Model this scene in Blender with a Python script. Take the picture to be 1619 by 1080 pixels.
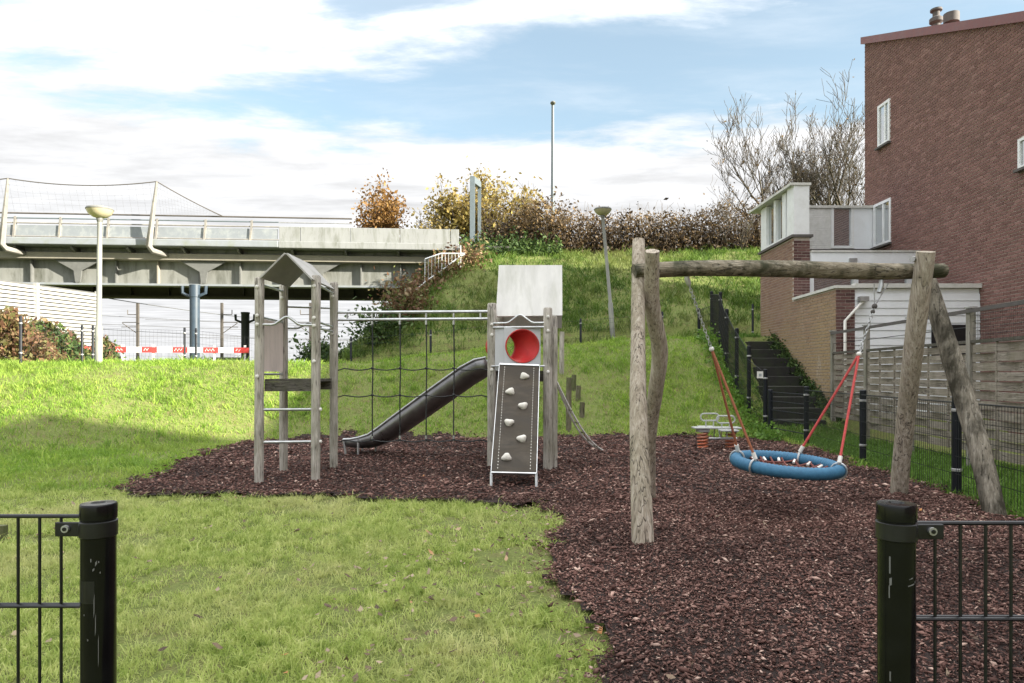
import bpy, bmesh, math, random
import numpy as np
from mathutils import Vector, Matrix

for _o in list(bpy.data.objects):
    bpy.data.objects.remove(_o, do_unlink=True)
scene = bpy.context.scene
COL = scene.collection
R = math.radians
random.seed(7)
rng = np.random.default_rng(11)

# ------------------------------------------------------------------ camera
EYE = 1.4
FPX, CX, HY = 1079.0, 809.5, 590.0
cam_data = bpy.data.cameras.new('camera')
cam_data.sensor_width = 36.0
cam_data.lens = 24.0
cam_data.shift_y = 50.0 / 1619.0
cam_data.clip_start = 0.05
cam_data.clip_end = 6000
cam = bpy.data.objects.new('camera', cam_data)
cam.location = (0, 0, EYE)
cam.rotation_euler = (R(90), 0, 0)
COL.objects.link(cam)
scene.camera = cam

# ------------------------------------------------------------------ world
SUN_EL, SUN_AZ = 20.0, 112.0          # azimuth clockwise from +Y
world = bpy.data.worlds.new('World')
scene.world = world
world.use_nodes = True
wn, wl = world.node_tree.nodes, world.node_tree.links
wn.clear()
def W(t, **kw):
    n = wn.new(t)
    for k, v in kw.items():
        setattr(n, k, v)
    return n
def wm(op, a, b=None, c=None, clamp=False):
    n = W('ShaderNodeMath', operation=op, use_clamp=clamp)
    for i, x in enumerate((a, b, c)):
        if x is None: continue
        if isinstance(x, (int, float)): n.inputs[i].default_value = x
        else: wl.new(x, n.inputs[i])
    return n.outputs[0]
def wstep(x, lo, hi):
    n = W('ShaderNodeMapRange', interpolation_type='SMOOTHSTEP')
    wl.new(x, n.inputs[0])
    n.inputs[1].default_value = lo; n.inputs[2].default_value = hi
    return n.outputs[0]
sky = W('ShaderNodeTexSky', sky_type='NISHITA')
sky.sun_disc = False
sky.sun_elevation = R(SUN_EL)
sky.sun_rotation = R(SUN_AZ)
sky.air_density = 1.0; sky.dust_density = 1.5; sky.ozone_density = 1.5
tc = W('ShaderNodeTexCoord')
sp = W('ShaderNodeSeparateXYZ'); wl.new(tc.outputs['Generated'], sp.inputs[0])
zc = wm('MAXIMUM', sp.outputs[2], 0.03)
U = wm('DIVIDE', sp.outputs[0], zc); V = wm('DIVIDE', sp.outputs[1], zc)
cb = W('ShaderNodeCombineXYZ'); wl.new(U, cb.inputs[0]); wl.new(V, cb.inputs[1])
def wnoise(scale, detail, rough, dist, sx=1.0, sy=1.0, rot=0.0, off=0.0):
    mp = W('ShaderNodeMapping'); wl.new(cb.outputs[0], mp.inputs[0])
    mp.inputs['Rotation'].default_value = (0, 0, rot)
    mp.inputs['Scale'].default_value = (sx, sy, 1)
    mp.inputs['Location'].default_value = (off, off * .7, off * .3)
    n = W('ShaderNodeTexNoise')
    wl.new(mp.outputs[0], n.inputs['Vector'])
    n.inputs['Scale'].default_value = scale; n.inputs['Detail'].default_value = detail
    n.inputs['Roughness'].default_value = rough; n.inputs['Distortion'].default_value = dist
    return wm('SUBTRACT', n.outputs['Fac'], 0.5)
nA = wnoise(1.6, 9, .60, .25, .8, 1.3, .35)
nB = wnoise(2.6, 8, .6, .25, .6, 1.5, .45, 4.1)
nC = wnoise(0.7, 4, .5, .3, 1, 1, 0, 9.3)
# bank of cloud filling the lower sky
lowv = wm('ADD', wm('SUBTRACT', V, 2.88), wm('MULTIPLY', wm('MULTIPLY', U, U), .22))
low = wstep(wm('ADD', lowv, wm('MULTIPLY', nA, 2.1)), -.22, .38)
# cloud street higher up, running across to the left
sv = wm('SUBTRACT', V, wm('SUBTRACT', 2.03, wm('MULTIPLY', U, .49)))
band = wstep(wm('ADD', wm('MULTIPLY', sv, -1.0), wm('MULTIPLY', nA, 1.7)), -.16, .3)
holes = wstep(wm('ADD', nB, wm('MULTIPLY', nC, .8)), -.22, .06)
band = wm('MULTIPLY', band, wm('ADD', wm('MULTIPLY', holes, .85), .15))
wisps = wm('MULTIPLY', wstep(nB, -.1, .35), .22)
mask = wm('MAXIMUM', wm('MAXIMUM', low, band), wisps, clamp=True)
behind = wstep(wm('ADD', wm('MULTIPLY', V, -1.0), wm('MULTIPLY', nA, 3.0)), -1.4, .2)
mask = wm('MAXIMUM', mask, wm('MULTIPLY', behind, wm('ADD', wm('MULTIPLY', holes, .45), .5)), clamp=True)
shade = W('ShaderNodeMapRange'); wl.new(wm('ADD', nA, nB), shade.inputs[0])
shade.inputs[1].default_value = -.28; shade.inputs[2].default_value = .35
shade.inputs[3].default_value = 1.75
shade.inputs[4].default_value = 2.7
# cloud brightness climbs towards the zenith, extra added out of view to light the foreground
rise = wm('ADD', 1.0, wm('MULTIPLY', wm('POWER', wm('MAXIMUM', sp.outputs[2], 0.0), 2.6), 3.5))
cl_v = wm('MULTIPLY', shade.outputs[0], rise)
ccol = W('ShaderNodeCombineColor')
wl.new(wm('MULTIPLY', cl_v, 1.0), ccol.inputs[0])
wl.new(wm('MULTIPLY', cl_v, 1.005), ccol.inputs[1])
wl.new(wm('MULTIPLY', cl_v, 1.02), ccol.inputs[2])
# clear air: sky texture, paled by thin high veil
gain = W('ShaderNodeMix', data_type='RGBA', blend_type='MULTIPLY')
gain.inputs[0].default_value = 1.0
wl.new(sky.outputs[0], gain.inputs[6]); gain.inputs[7].default_value = (.76, .78, .69, 1)
veil = W('ShaderNodeMix', data_type='RGBA'); veil.inputs[0].default_value = .25
wl.new(gain.outputs[2], veil.inputs[6]); veil.inputs[7].default_value = (2.2, 2.5, 2.65, 1)
mx = W('ShaderNodeMix', data_type='RGBA')
wl.new(mask, mx.inputs[0]); wl.new(veil.outputs[2], mx.inputs[6]); wl.new(ccol.outputs[0], mx.inputs[7])
bg = W('ShaderNodeBackground'); bg.inputs[1].default_value = 0.10
wl.new(mx.outputs[2], bg.inputs[0])
wo = W('ShaderNodeOutputWorld'); wl.new(bg.outputs[0], wo.inputs[0])

# ------------------------------------------------------------------ sun
sl = bpy.data.lights.new('sun', 'SUN')
sl.energy = 4.2; sl.angle = R(0.9); sl.color = (1.0, .93, .80)
sun = bpy.data.objects.new('sun', sl); COL.objects.link(sun)
SV = Vector((math.sin(R(SUN_AZ)) * math.cos(R(SUN_EL)), math.cos(R(SUN_AZ)) * math.cos(R(SUN_EL)), math.sin(R(SUN_EL))))
sun.rotation_euler = (-SV).to_track_quat('-Z', 'Y').to_euler()
sun.location = SV * 60

vs = scene.view_settings
vs.view_transform = 'Standard'; vs.look = 'None'; vs.exposure = 2.05; vs.gamma = 1.0
vs.use_curve_mapping = False
scene.render.engine = 'CYCLES'
scene.cycles.max_bounces = 7
scene.cycles.transparent_max_bounces = 12
try:
    scene.cycles.use_denoising = True
except Exception:
    pass

# ------------------------------------------------------------------ helpers
def at(px, py, d):
    return Vector(((px - CX) / FPX * d, d, EYE - (py - HY) / FPX * d))

def _hash(i, j, s):
    h = (i * 374761393 + j * 668265263 + s * 1442695041) & 0xFFFFFFFF
    h = ((h ^ (h >> 13)) * 1274126177) & 0xFFFFFFFF
    return ((h ^ (h >> 16)) & 0xFFFFFF) / float(0xFFFFFF)
def vnoise(x, y, s=0):
    x = np.asarray(x, float); y = np.asarray(y, float)
    i = np.floor(x).astype(np.int64); j = np.floor(y).astype(np.int64)
    fx = x - i; fy = y - j
    fx = fx * fx * (3 - 2 * fx); fy = fy * fy * (3 - 2 * fy)
    a = _hash(i, j, s); b = _hash(i + 1, j, s); c = _hash(i, j + 1, s); d = _hash(i + 1, j + 1, s)
    return (a * (1 - fx) + b * fx) * (1 - fy) + (c * (1 - fx) + d * fx) * fy
def fbm(x, y, s=0, o=4):
    v = 0; a = .5; f = 1.0
    for k in range(o):
        v = v + a * vnoise(np.asarray(x) * f, np.asarray(y) * f, s + k * 17); a *= .5; f *= 2.03
    return v
def sstep(a, b, x):
    t = np.clip((np.asarray(x, float) - a) / (b - a), 0, 1)
    return t * t * (3 - 2 * t)

BASE = {}
def P(o, label=None, cat=None, group=None, kind=None):
    if label: o['label'] = label
    if cat: o['category'] = cat
    if group: o['group'] = group
    if kind: o['kind'] = kind
    return o
def thing(name, label, cat, base=(0, 0, 0), group=None):
    o = bpy.data.objects.new(name, None)
    o.empty_display_size = .2
    o.location = base
    COL.objects.link(o)
    BASE[o.name] = Vector(base)
    return P(o, label, cat, group)

class MB:
    def __init__(s): s.v = []; s.f = []
    def add(s, vs_, fs):
        n = len(s.v); s.v.extend([tuple(p) for p in vs_]); s.f.extend([tuple(i + n for i in f) for f in fs]); return s
    def box(s, x0, x1, y0, y1, z0, z1):
        v = [(x0, y0, z0), (x1, y0, z0), (x1, y1, z0), (x0, y1, z0), (x0, y0, z1), (x1, y0, z1), (x1, y1, z1), (x0, y1, z1)]
        return s.add(v, [(0, 3, 2, 1), (4, 5, 6, 7), (0, 1, 5, 4), (1, 2, 6, 5), (2, 3, 7, 6), (3, 0, 4, 7)])
    def bar(s, a, b, w, h, up=(0, 0, 1)):
        a = Vector(a); b = Vector(b); d = (b - a).normalized(); up = Vector(up)
        x = d.cross(up)
        if x.length < 1e-4: x = d.cross(Vector((0, 1, 0)))
        x.normalize(); y = x.cross(d).normalized()
        v = []
        for p in (a, b):
            for sx, sy in ((-1, -1), (1, -1), (1, 1), (-1, 1)):
                v.append(p + x * sx * w / 2 + y * sy * h / 2)
        return s.add(v, [(0, 1, 2, 3), (7, 6, 5, 4), (0, 4, 5, 1), (1, 5, 6, 2), (2, 6, 7, 3), (3, 7, 4, 0)])
    def hexa(s, v):                        # eight corners, bottom ring then top ring
        return s.add(v, [(0, 3, 2, 1), (4, 5, 6, 7), (0, 1, 5, 4), (1, 2, 6, 5), (2, 3, 7, 6), (3, 0, 4, 7)])
    def tube(s, pts, r, n=8, cap=True, closed=False, jit=None):
        pts = [Vector(p) for p in pts]; m = len(pts)
        rs = r if isinstance(r, (list, tuple)) else [r] * m
        rings = []; prev = None
        for i, p in enumerate(pts):
            if closed: t = pts[(i + 1) % m] - pts[i - 1]
            else: t = pts[min(i + 1, m - 1)] - pts[max(i - 1, 0)]
            if t.length < 1e-9: t = Vector((0, 0, 1))
            t.normalize()
            if prev is None:
                a = Vector((1, 0, 0)) if abs(t.x) < .8 else Vector((0, 1, 0))
                x = a - t * a.dot(t)
            else: x = prev - t * prev.dot(t)
            x.normalize(); prev = x; y = t.cross(x)
            ring = []
            for k in range(n):
                an = 2 * math.pi * k / n
                rr = rs[i] * (jit(i, k) if jit else 1)
                ring.append(p + x * math.cos(an) * rr + y * math.sin(an) * rr)
            rings.append(ring)
        v = [q for ring in rings for q in ring]; f = []
        for i in range(m if closed else m - 1):
            j = (i + 1) % m
            for k in range(n):
                k2 = (k + 1) % n
                f.append((i * n + k, i * n + k2, j * n + k2, j * n + k))
        if cap and not closed:
            f.append(tuple(reversed(range(n)))); f.append(tuple(range((m - 1) * n, m * n)))
        return s.add(v, f)
    def lathe(s, c, prof, n=20):
        c = Vector(c); v = []; f = []
        for r, z in prof:
            for k in range(n):
                an = 2 * math.pi * k / n
                v.append(c + Vector((r * math.cos(an), r * math.sin(an), z)))
        for i in range(len(prof) - 1):
            for k in range(n):
                k2 = (k + 1) % n
                f.append((i * n + k, i * n + k2, (i + 1) * n + k2, (i + 1) * n + k))
        f.append(tuple(reversed(range(n)))); f.append(tuple(range((len(prof) - 1) * n, len(prof) * n)))
        return s.add(v, f)
    def ball(s, c, r, nu=8, nv=6, sc=(1, 1, 1)):
        c = Vector(c); v = []; f = []
        for i in range(1, nv):
            th = math.pi * i / nv
            for k in range(nu):
                ph = 2 * math.pi * k / nu
                v.append(c + Vector((r * sc[0] * math.sin(th) * math.cos(ph), r * sc[1] * math.sin(th) * math.sin(ph), r * sc[2] * math.cos(th))))
        for i in range(nv - 2):
            for k in range(nu):
                k2 = (k + 1) % nu
                f.append((i * nu + k, (i + 1) * nu + k, (i + 1) * nu + k2, i * nu + k2))
        f.append(tuple(range(nu))); f.append(tuple(reversed(range((nv - 2) * nu, (nv - 1) * nu))))
        return s.add(v, f)
    def build(s, name, mat, parent=None, smooth=False, bevel=0, label=None, kind=None):
        me = bpy.data.meshes.new(name)
        b = Vector((0, 0, 0))
        q = parent
        while q is not None:
            if q.name in BASE: b = BASE[q.name]; break
            q = q.parent
        me.from_pydata([(p[0] - b.x, p[1] - b.y, p[2] - b.z) for p in s.v], [], s.f)
        me.update()
        o = bpy.data.objects.new(name, me); COL.objects.link(o)
        me.materials.append(MATS[mat])
        if smooth:
            me.polygons.foreach_set('use_smooth', [True] * len(me.polygons))
            try: me.set_sharp_from_angle(angle=R(40))
            except Exception: pass
        if parent: o.parent = parent
        if bevel:
            m = o.modifiers.new('bevel', 'BEVEL'); m.width = bevel; m.segments = 2; m.limit_method = 'ANGLE'
        return P(o, label, None, None, kind)

def np_mesh(name, verts, faces_flat, nper, mat, parent=None, kind=None, label=None, cat=None):
    """big mesh straight from arrays, every face with nper corners"""
    me = bpy.data.meshes.new(name)
    nf = len(faces_flat) // nper
    me.vertices.add(len(verts)); me.vertices.foreach_set('co', np.asarray(verts, np.float32).ravel())
    me.loops.add(nf * nper); me.loops.foreach_set('vertex_index', np.asarray(faces_flat, np.int32))
    me.polygons.add(nf)
    me.polygons.foreach_set('loop_start', np.arange(0, nf * nper, nper, dtype=np.int32))
    me.update(calc_edges=True)
    o = bpy.data.objects.new(name, me); COL.objects.link(o)
    me.materials.append(MATS[mat])
    if parent: o.parent = parent
    return P(o, label, cat, None, kind)

# ------------------------------------------------------------------ materials
MATS = {}
class NT:
    def __init__(s, name, rough=.6, metal=0, spec=.5):
        m = bpy.data.materials.new(name); m.use_nodes = True
        s.m = m; s.n = m.node_tree.nodes; s.l = m.node_tree.links
        s.b = s.n['Principled BSDF']; s.out = s.n['Material Output']
        s.b.inputs['Roughness'].default_value = rough; s.b.inputs['Metallic'].default_value = metal
        s.b.inputs['Specular IOR Level'].default_value = spec
        s.geo = s.n.new('ShaderNodeNewGeometry')
        MATS[name] = m
    def set(s, sock, v):
        if isinstance(v, (int, float)): sock.default_value = v
        elif isinstance(v, tuple): sock.default_value = v if len(v) == len(sock.default_value) else (*v, 1)
        else: s.l.new(v, sock)
    def noise(s, scale=5, detail=5, rough=.6, st=(1, 1, 1), dist=0, off=0, obj=False):
        if obj:
            src = s.n.new('ShaderNodeTexCoord').outputs['Object']
        else: src = s.geo.outputs['Position']
        mp = s.n.new('ShaderNodeMapping'); s.l.new(src, mp.inputs[0])
        mp.inputs['Scale'].default_value = st; mp.inputs['Location'].default_value = (off, off * 1.3, off * .7)
        t = s.n.new('ShaderNodeTexNoise'); s.l.new(mp.outputs[0], t.inputs['Vector'])
        t.inputs['Scale'].default_value = scale; t.inputs['Detail'].default_value = detail
        t.inputs['Roughness'].default_value = rough; t.inputs['Distortion'].default_value = dist
        return t.outputs['Fac']
    def ramp(s, fac, stops):
        r = s.n.new('ShaderNodeValToRGB'); s.l.new(fac, r.inputs[0])
        e = r.color_ramp.elements
        while len(e) < len(stops): e.new(.5)
        for i, (p, c) in enumerate(stops):
            e[i].position = p
            e[i].color = (c, c, c, 1) if isinstance(c, (int, float)) else (*c, 1)
        return r.outputs[0]
    def mix(s, f, a, b, mode='MIX'):
        n = s.n.new('ShaderNodeMix'); n.data_type = 'RGBA'; n.blend_type = mode
        s.set(n.inputs[0], f); s.set(n.inputs[6], a); s.set(n.inputs[7], b)
        return n.outputs[2]
    def math(s, op, a, b=0.0, clamp=False):
        n = s.n.new('ShaderNodeMath'); n.operation = op; n.use_clamp = clamp
        s.set(n.inputs[0], a); s.set(n.inputs[1], b); return n.outputs[0]
    def rnd(s):
        oi = s.n.new('ShaderNodeObjectInfo')
        a = s.math('ADD', s.geo.outputs['Random Per Island'], oi.outputs['Random'])
        return s.math('FRACT', a)
    def color(s, c): s.set(s.b.inputs['Base Color'], c); return s
    def rough(s, v): s.set(s.b.inputs['Roughness'], v); return s
    def bump(s, h, strength=.4, dist=.01):
        b = s.n.new('ShaderNodeBump'); b.inputs['Strength'].default_value = strength; b.inputs['Distance'].default_value = dist
        s.l.new(h, b.inputs['Height']); s.l.new(b.outputs[0], s.b.inputs['Normal']); return s
    def translucent(s, col, fac):
        t = s.n.new('ShaderNodeBsdfTranslucent'); s.set(t.inputs[0], col)
        mx_ = s.n.new('ShaderNodeMixShader'); mx_.inputs[0].default_value = fac
        s.l.new(s.b.outputs[0], mx_.inputs[1]); s.l.new(t.outputs[0], mx_.inputs[2]); s.l.new(mx_.outputs[0], s.out.inputs[0])

def plain(name, c, rough=.5, metal=0, var=.15, scale=6, dirt=None, dirtamt=.5, dscale=2.5, bump=0, st=(1, 1, 1), spec=.5):
    t = NT(name, rough, metal, spec)
    n = t.noise(scale, 5, .6, st)
    c0 = tuple(x * (1 - var) for x in c); c1 = tuple(min(1, x * (1 + var)) for x in c)
    col = t.ramp(n, [(.3, c0), (.7, c1)])
    if dirt:
        d = t.noise(dscale, 6, .7, st, .4, 3.3)
        col = t.mix(t.math('MULTIPLY', t.ramp(d, [(.48, 0.0), (.68, 1.0)]), dirtamt), col, dirt)
    t.color(col)
    if not metal:
        t.rough(t.ramp(n, [(.2, max(0, rough - .1)), (.8, min(1, rough + .1))]))
    if bump: t.bump(t.noise(scale * 6, 4, .6, st), bump, .004)
    return t

def wood(name, a, b, c, st, green=(.10, .11, .05), gamt=.5, bump=.7, rough=.85):
    t = NT(name, rough, 0, .3)
    g = t.noise(17, 8, .7, st, .5)
    big = t.noise(3.2, 5, .65, (1, 1, .55), .3, 5.1)
    col = t.ramp(g, [(.25, a), (.5, b), (.75, c)])
    crack = t.noise(30, 5, .6, (st[0], st[1], st[2] * .6), .2, 2.2)
    col = t.mix(t.ramp(crack, [(.34, .85), (.43, 0.0)]), col, tuple(x * .25 for x in a))
    col = t.mix(t.math('MULTIPLY', t.ramp(big, [(.44, 0.0), (.60, 1.0)]), gamt), col, green)
    ln = t.noise(5.5, 2, .5, (st[0] * 1.3, st[1] * 1.3, st[2] * 1.3), .25, 7.7)
    split = t.ramp(ln, [(.478, 0.0), (.498, 1.0), (.518, 0.0)])
    gate = t.ramp(t.noise(2.3, 2, .5, (1, 1, 1), 0, 1.9), [(.42, 0.0), (.58, .9)])
    sp_ = t.math('MULTIPLY', split, gate)
    col = t.mix(sp_, col, tuple(x * .22 for x in a))
    t.color(col); t.bump(t.math('SUBTRACT', t.math('ADD', g, crack), t.math('MULTIPLY', sp_, 1.5)), bump, .008)
    return t
wood('post_wood', (.26, .225, .185), (.50, .46, .405), (.70, .665, .605), (3, 3, .22), (.17, .17, .11), .45)
wood('log_wood', (.15, .115, .085), (.41, .35, .28), (.70, .63, .54), (2.2, 2.2, .07), (.20, .18, .11), .4)
wood('beam_wood', (.09, .075, .05), (.24, .205, .145), (.50, .455, .37), (.3, 2.4, 2.4), (.04, .042, .02), .95)
wood('mossy_log', (.10, .085, .065), (.27, .24, .19), (.52, .48, .41), (2.0, 2.0, .3), (.045, .04, .028), .95)
wood('stump_wood', (.07, .06, .04), (.17, .15, .10), (.28, .26, .19), (3, 3, .3), (.08, .1, .03), .7)
wood('deck_wood', (.05, .045, .04), (.11, .10, .085), (.18, .165, .14), (.4, 2.5, 3), (.06, .065, .035), .5)
wood('slat_wood', (.15, .125, .10), (.285, .25, .205), (.42, .38, .325), (1.5, .12, 4), (.16, .14, .09), .5, .5)
wood('fence_post_wood', (.15, .135, .11), (.29, .27, .235), (.42, .395, .35), (3, 3, .2), (.16, .16, .10), .5, .5)
wood('branch', (.028, .021, .017), (.055, .043, .034), (.10, .08, .062), (3, 3, .5), (.10, .10, .05), .35)
wood('stem', (.055, .04, .028), (.10, .075, .052), (.17, .13, .095), (3, 3, .5), (.12, .11, .06), .3)

def leafmat(name, stops, tr=.35, rough=.6):
    t = NT(name, rough, 0, .25)
    r = t.rnd()
    col = t.ramp(r, stops)
    t.color(col); t.translucent(col, tr)
def grassmat(name, stops, tr, straw=(.46, .40, .20), f1=7.0, f2=.8):
    t = NT(name, .55, 0, .25)
    fine = t.noise(f1, 4, .6); big = t.noise(f2, 4, .6, off=3)
    k = t.math('ADD', t.math('MULTIPLY', t.rnd(), .42), t.math('MULTIPLY', t.math('SUBTRACT', fine, .34), 1.6), True)
    col = t.ramp(k, stops)
    col = t.mix(t.ramp(big, [(.5, 0.0), (.72, .55)]), col, straw)
    col = t.mix(t.ramp(t.noise(f2 * 2.3, 4, .6, off=11), [(.52, 0.0), (.7, .5)]), col, stops[1][1])
    t.color(col); t.translucent(col, tr)
grassmat('blade', [(0, (.12, .20, .035)), (.3, (.33, .42, .10)), (.6, (.54, .61, .20)), (1, (.78, .77, .38))], .5, (.66, .60, .34), 9.0)
grassmat('bank_blade', [(0, (.09, .17, .025)), (.35, (.19, .32, .045)), (.65, (.32, .46, .07)), (1, (.48, .55, .14))], .45, (.40, .42, .13), 4.0, .5)
grassmat('hill_blade', [(0, (.035, .07, .015)), (.35, (.085, .155, .026)), (.65, (.15, .235, .042)), (1, (.26, .30, .08))], .35, (.30, .27, .11), 1.6, .3)
grassmat('strip_blade', [(0, (.07, .15, .025)), (.5, (.12, .23, .035)), (1, (.20, .32, .055))], .35, (.16, .26, .05), 4)
leafmat('orange_leaf', [(0, (.10, .05, .018)), (.5, (.22, .115, .035)), (1, (.36, .22, .07))], .35)
leafmat('purple_leaf', [(0, (.07, .035, .035)), (.6, (.15, .07, .05)), (1, (.28, .15, .08))], .3)
leafmat('yellow_leaf', [(0, (.18, .125, .035)), (.5, (.28, .21, .06)), (1, (.40, .33, .11))], .35)
leafmat('olive_leaf', [(0, (.16, .12, .04)), (.5, (.30, .23, .08)), (1, (.46, .38, .15))], .4)
leafmat('hedge_leaf', [(0, (.035, .024, .012)), (.35, (.095, .060, .026)), (.7, (.18, .115, .048)), (1, (.27, .185, .085))], .3)
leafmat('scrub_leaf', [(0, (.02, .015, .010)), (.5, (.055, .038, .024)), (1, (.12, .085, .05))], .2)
leafmat('ivy_leaf', [(0, (.02, .045, .012)), (.5, (.05, .09, .022)), (1, (.10, .15, .04))], .25)
leafmat('bramble_leaf', [(0, (.10, .05, .03)), (.4, (.20, .11, .06)), (.7, (.12, .14, .04)), (1, (.30, .20, .12))], .3)
leafmat('fallen_leaf', [(0, (.07, .045, .03)), (.4, (.17, .115, .075)), (.75, (.30, .23, .16)), (.93, (.40, .31, .22)), (1, (.42, .19, .06))], .15)

t = NT('chips', .8, 0, .2)
t.color(t.ramp(t.rnd(), [(0, (.036, .017, .013)), (.42, (.092, .046, .037)), (.80, (.155, .086, .070)), (.95, (.25, .155, .125)), (1, (.44, .32, .26))]))
_cc = t.b.inputs['Base Color'].links[0].from_socket
t.color(t.mix(1.0, _cc, t.ramp(t.noise(.75, 5, .6, off=5), [(.36, .80), (.62, 1.5)]), 'MULTIPLY'))
t.rough(.8)
t = NT('bark_soil', .9, 0, .3)
n = t.noise(60, 6, .7); n2 = t.noise(2.0, 4)
t.color(t.mix(n2, t.ramp(n, [(.3, (.012, .008, .007)), (.7, (.06, .036, .030))]), (.035, .022, .018)))
t.bump(n, 1.0, .03)
t = NT('ground_turf', .9, 0, .2)
n = t.noise(38, 6, .7); n2 = t.noise(.9, 5, .6, off=2); n3 = t.noise(4.5, 5, .65, off=7)
g = t.ramp(n, [(.3, (.075, .10, .027)), (.55, (.16, .19, .052)), (.75, (.26, .265, .10))])
g = t.mix(t.ramp(n3, [(.5, 0.0), (.68, .65)]), g, (.15, .11, .06))
t.color(g); t.bump(n, .8, .03)

# masonry
t = NT('brick', .85, 0, .25)
r = t.rnd(); n = t.noise(40, 4, .6); big = t.noise(.55, 4, .6, off=4)
c = t.ramp(r, [(0, (.145, .071, .062)), (.4, (.18, .091, .080)), (.85, (.215, .110, .097)), (1, (.26, .142, .126))])
c = t.mix(t.math('MULTIPLY', n, .22), c, (.24, .155, .13))
c = t.mix(t.ramp(big, [(.45, 0.0), (.75, .25)]), c, (.16, .11, .095))
t.color(c); t.bump(n, .5, .004)
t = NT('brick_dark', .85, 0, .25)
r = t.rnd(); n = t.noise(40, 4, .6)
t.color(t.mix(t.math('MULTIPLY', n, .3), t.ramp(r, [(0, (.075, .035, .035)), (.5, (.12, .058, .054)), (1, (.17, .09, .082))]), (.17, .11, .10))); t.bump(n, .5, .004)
t = NT('brick_garden', .9, 0, .25)
r = t.rnd(); n = t.noise(40, 4, .6); big = t.noise(.9, 5, .65, off=1.4)
sx = t.n.new('ShaderNodeSeparateXYZ'); t.l.new(t.geo.outputs['Position'], sx.inputs[0])
c = t.ramp(r, [(0, (.20, .11, .085)), (.4, (.255, .15, .112)), (.8, (.30, .185, .14)), (1, (.24, .15, .125))])
lich = t.math('ADD', t.math('MULTIPLY', sx.outputs[2], -.30), t.math('ADD', big, .88))
c = t.mix(t.ramp(lich, [(.25, 0.0), (.85, .8)]), c, (.36, .265, .13))
c = t.mix(t.math('MULTIPLY', n, .3), c, (.36, .27, .21))
stain = t.noise(1.6, 5, .7, (1, 1, .35), .4, 8)
c = t.mix(t.ramp(stain, [(.62, 0.0), (.72, .5)]), c, (.55, .48, .40))
t.color(c); t.bump(n, .5, .004)
plain('mortar', (.52, .45, .40), .95, var=.2, scale=25)
plain('mortar_dark', (.22, .18, .165), .95, var=.2, scale=25)
t = NT('brick_plain', .85, 0, .25)       # walls that lie outside the picture
bt = t.n.new('ShaderNodeTexBrick'); bt.inputs['Scale'].default_value = 4.5
t.set(bt.inputs['Color1'], (.2, .09, .075)); t.set(bt.inputs['Color2'], (.27, .13, .105)); t.set(bt.inputs['Mortar'], (.34, .29, .26))
tcx = t.n.new('ShaderNodeTexCoord'); mp = t.n.new('ShaderNodeMapping'); mp.inputs['Rotation'].default_value = (R(90), 0, 0)
t.l.new(tcx.outputs['Object'], mp.inputs[0]); t.l.new(mp.outputs[0], bt.inputs['Vector']); t.color(bt.outputs[0])
plain('red_fascia', (.17, .055, .05), .5, var=.12, dirt=(.2, .12, .1), dirtamt=.3)
plain('roof_tile', (.16, .08, .06), .8, var=.25, scale=9)
plain('roof_felt', (.07, .07, .07), .9, var=.2)
plain('white_paint', (.78, .79, .80), .5, var=.04, dirt=(.55, .55, .50), dirtamt=.35)
plain('white_cladding', (.80, .82, .85), .45, var=.03, scale=3, dirt=(.62, .63, .62), dirtamt=.3)
plain('white_brick', (.70, .70, .68), .8, var=.08, scale=12, dirt=(.42, .43, .36), dirtamt=.35, bump=.4)
plain('coping_dark', (.10, .09, .085), .8, var=.2)
plain('coping_pale', (.62, .61, .58), .8, var=.1, dirt=(.3, .3, .24))
plain('step_stone', (.022, .021, .018), .9, var=.35, scale=8, dirt=(.03, .04, .016), dirtamt=.7, bump=.6)
t = NT('window_glass', .02, .85, .9); t.color((.55, .57, .58))
t = NT('dark_opening', .3); t.color((.015, .016, .018))

# metals, plastics, rope
t = NT('black_paint', .14, 0, .35)
n = t.noise(14, 5, .6); sc = t.noise(30, 3, .5, (1, 1, .3), .8, 6)
t.color(t.mix(t.ramp(sc, [(.745, 0.0), (.765, 1.0)]), t.ramp(n, [(.3, (.003, .003, .0035)), (.8, (.007, .0075, .008))]), (.55, .55, .53)))
t.rough(t.ramp(n, [(.3, .10), (.8, .24)]))
t = NT('black_rod', .32, 0, .6); n = t.noise(20, 4)
t.color(t.ramp(n, [(.3, (.005, .005, .006)), (.8, (.014, .015, .017))]))
plain('scuff', (.16, .16, .155), .6, var=.3)
plain('fence_black', (.007, .009, .013), .5, var=.3, spec=.3)
plain('wire_black', (.010, .012, .014), .6, var=.2)
plain('galvanised', (.52, .53, .53), .42, metal=.85, var=.2, scale=12)
plain('steel_dull', (.42, .42, .42), .5, metal=.7, var=.2, scale=10)
t = NT('slide_steel', .34, .9); n = t.noise(4, 5, .6, (1, 1, 1), .5)
t.color(t.ramp(n, [(.3, (.19, .187, .19)), (.7, (.33, .325, .33))])); t.rough(t.ramp(n, [(.3, .25), (.7, .45)]))
plain('lamp_pole', (.21, .21, .19), .55, var=.1, dirt=(.38, .40, .30), dirtamt=.5, st=(1, 1, .4))
plain('lamp_bowl', (.46, .41, .29), .4, var=.06, dirt=(.45, .42, .3), dirtamt=.4)
plain('lamp_lid', (.16, .16, .15), .5)
plain('tower_roof', (.40, .39, .365), .8, var=.12, scale=5, dirt=(.26, .26, .22), dirtamt=.55, st=(1, .4, 1))
plain('roof_board', (.58, .57, .54), .75, var=.10, scale=5, dirt=(.38, .38, .32), dirtamt=.55, st=(1.6, .35, .35))
plain('pink_panel', (.84, .72, .67), .6, var=.06, dirt=(.42, .36, .32), dirtamt=.4, st=(1, 1, .3))
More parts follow.
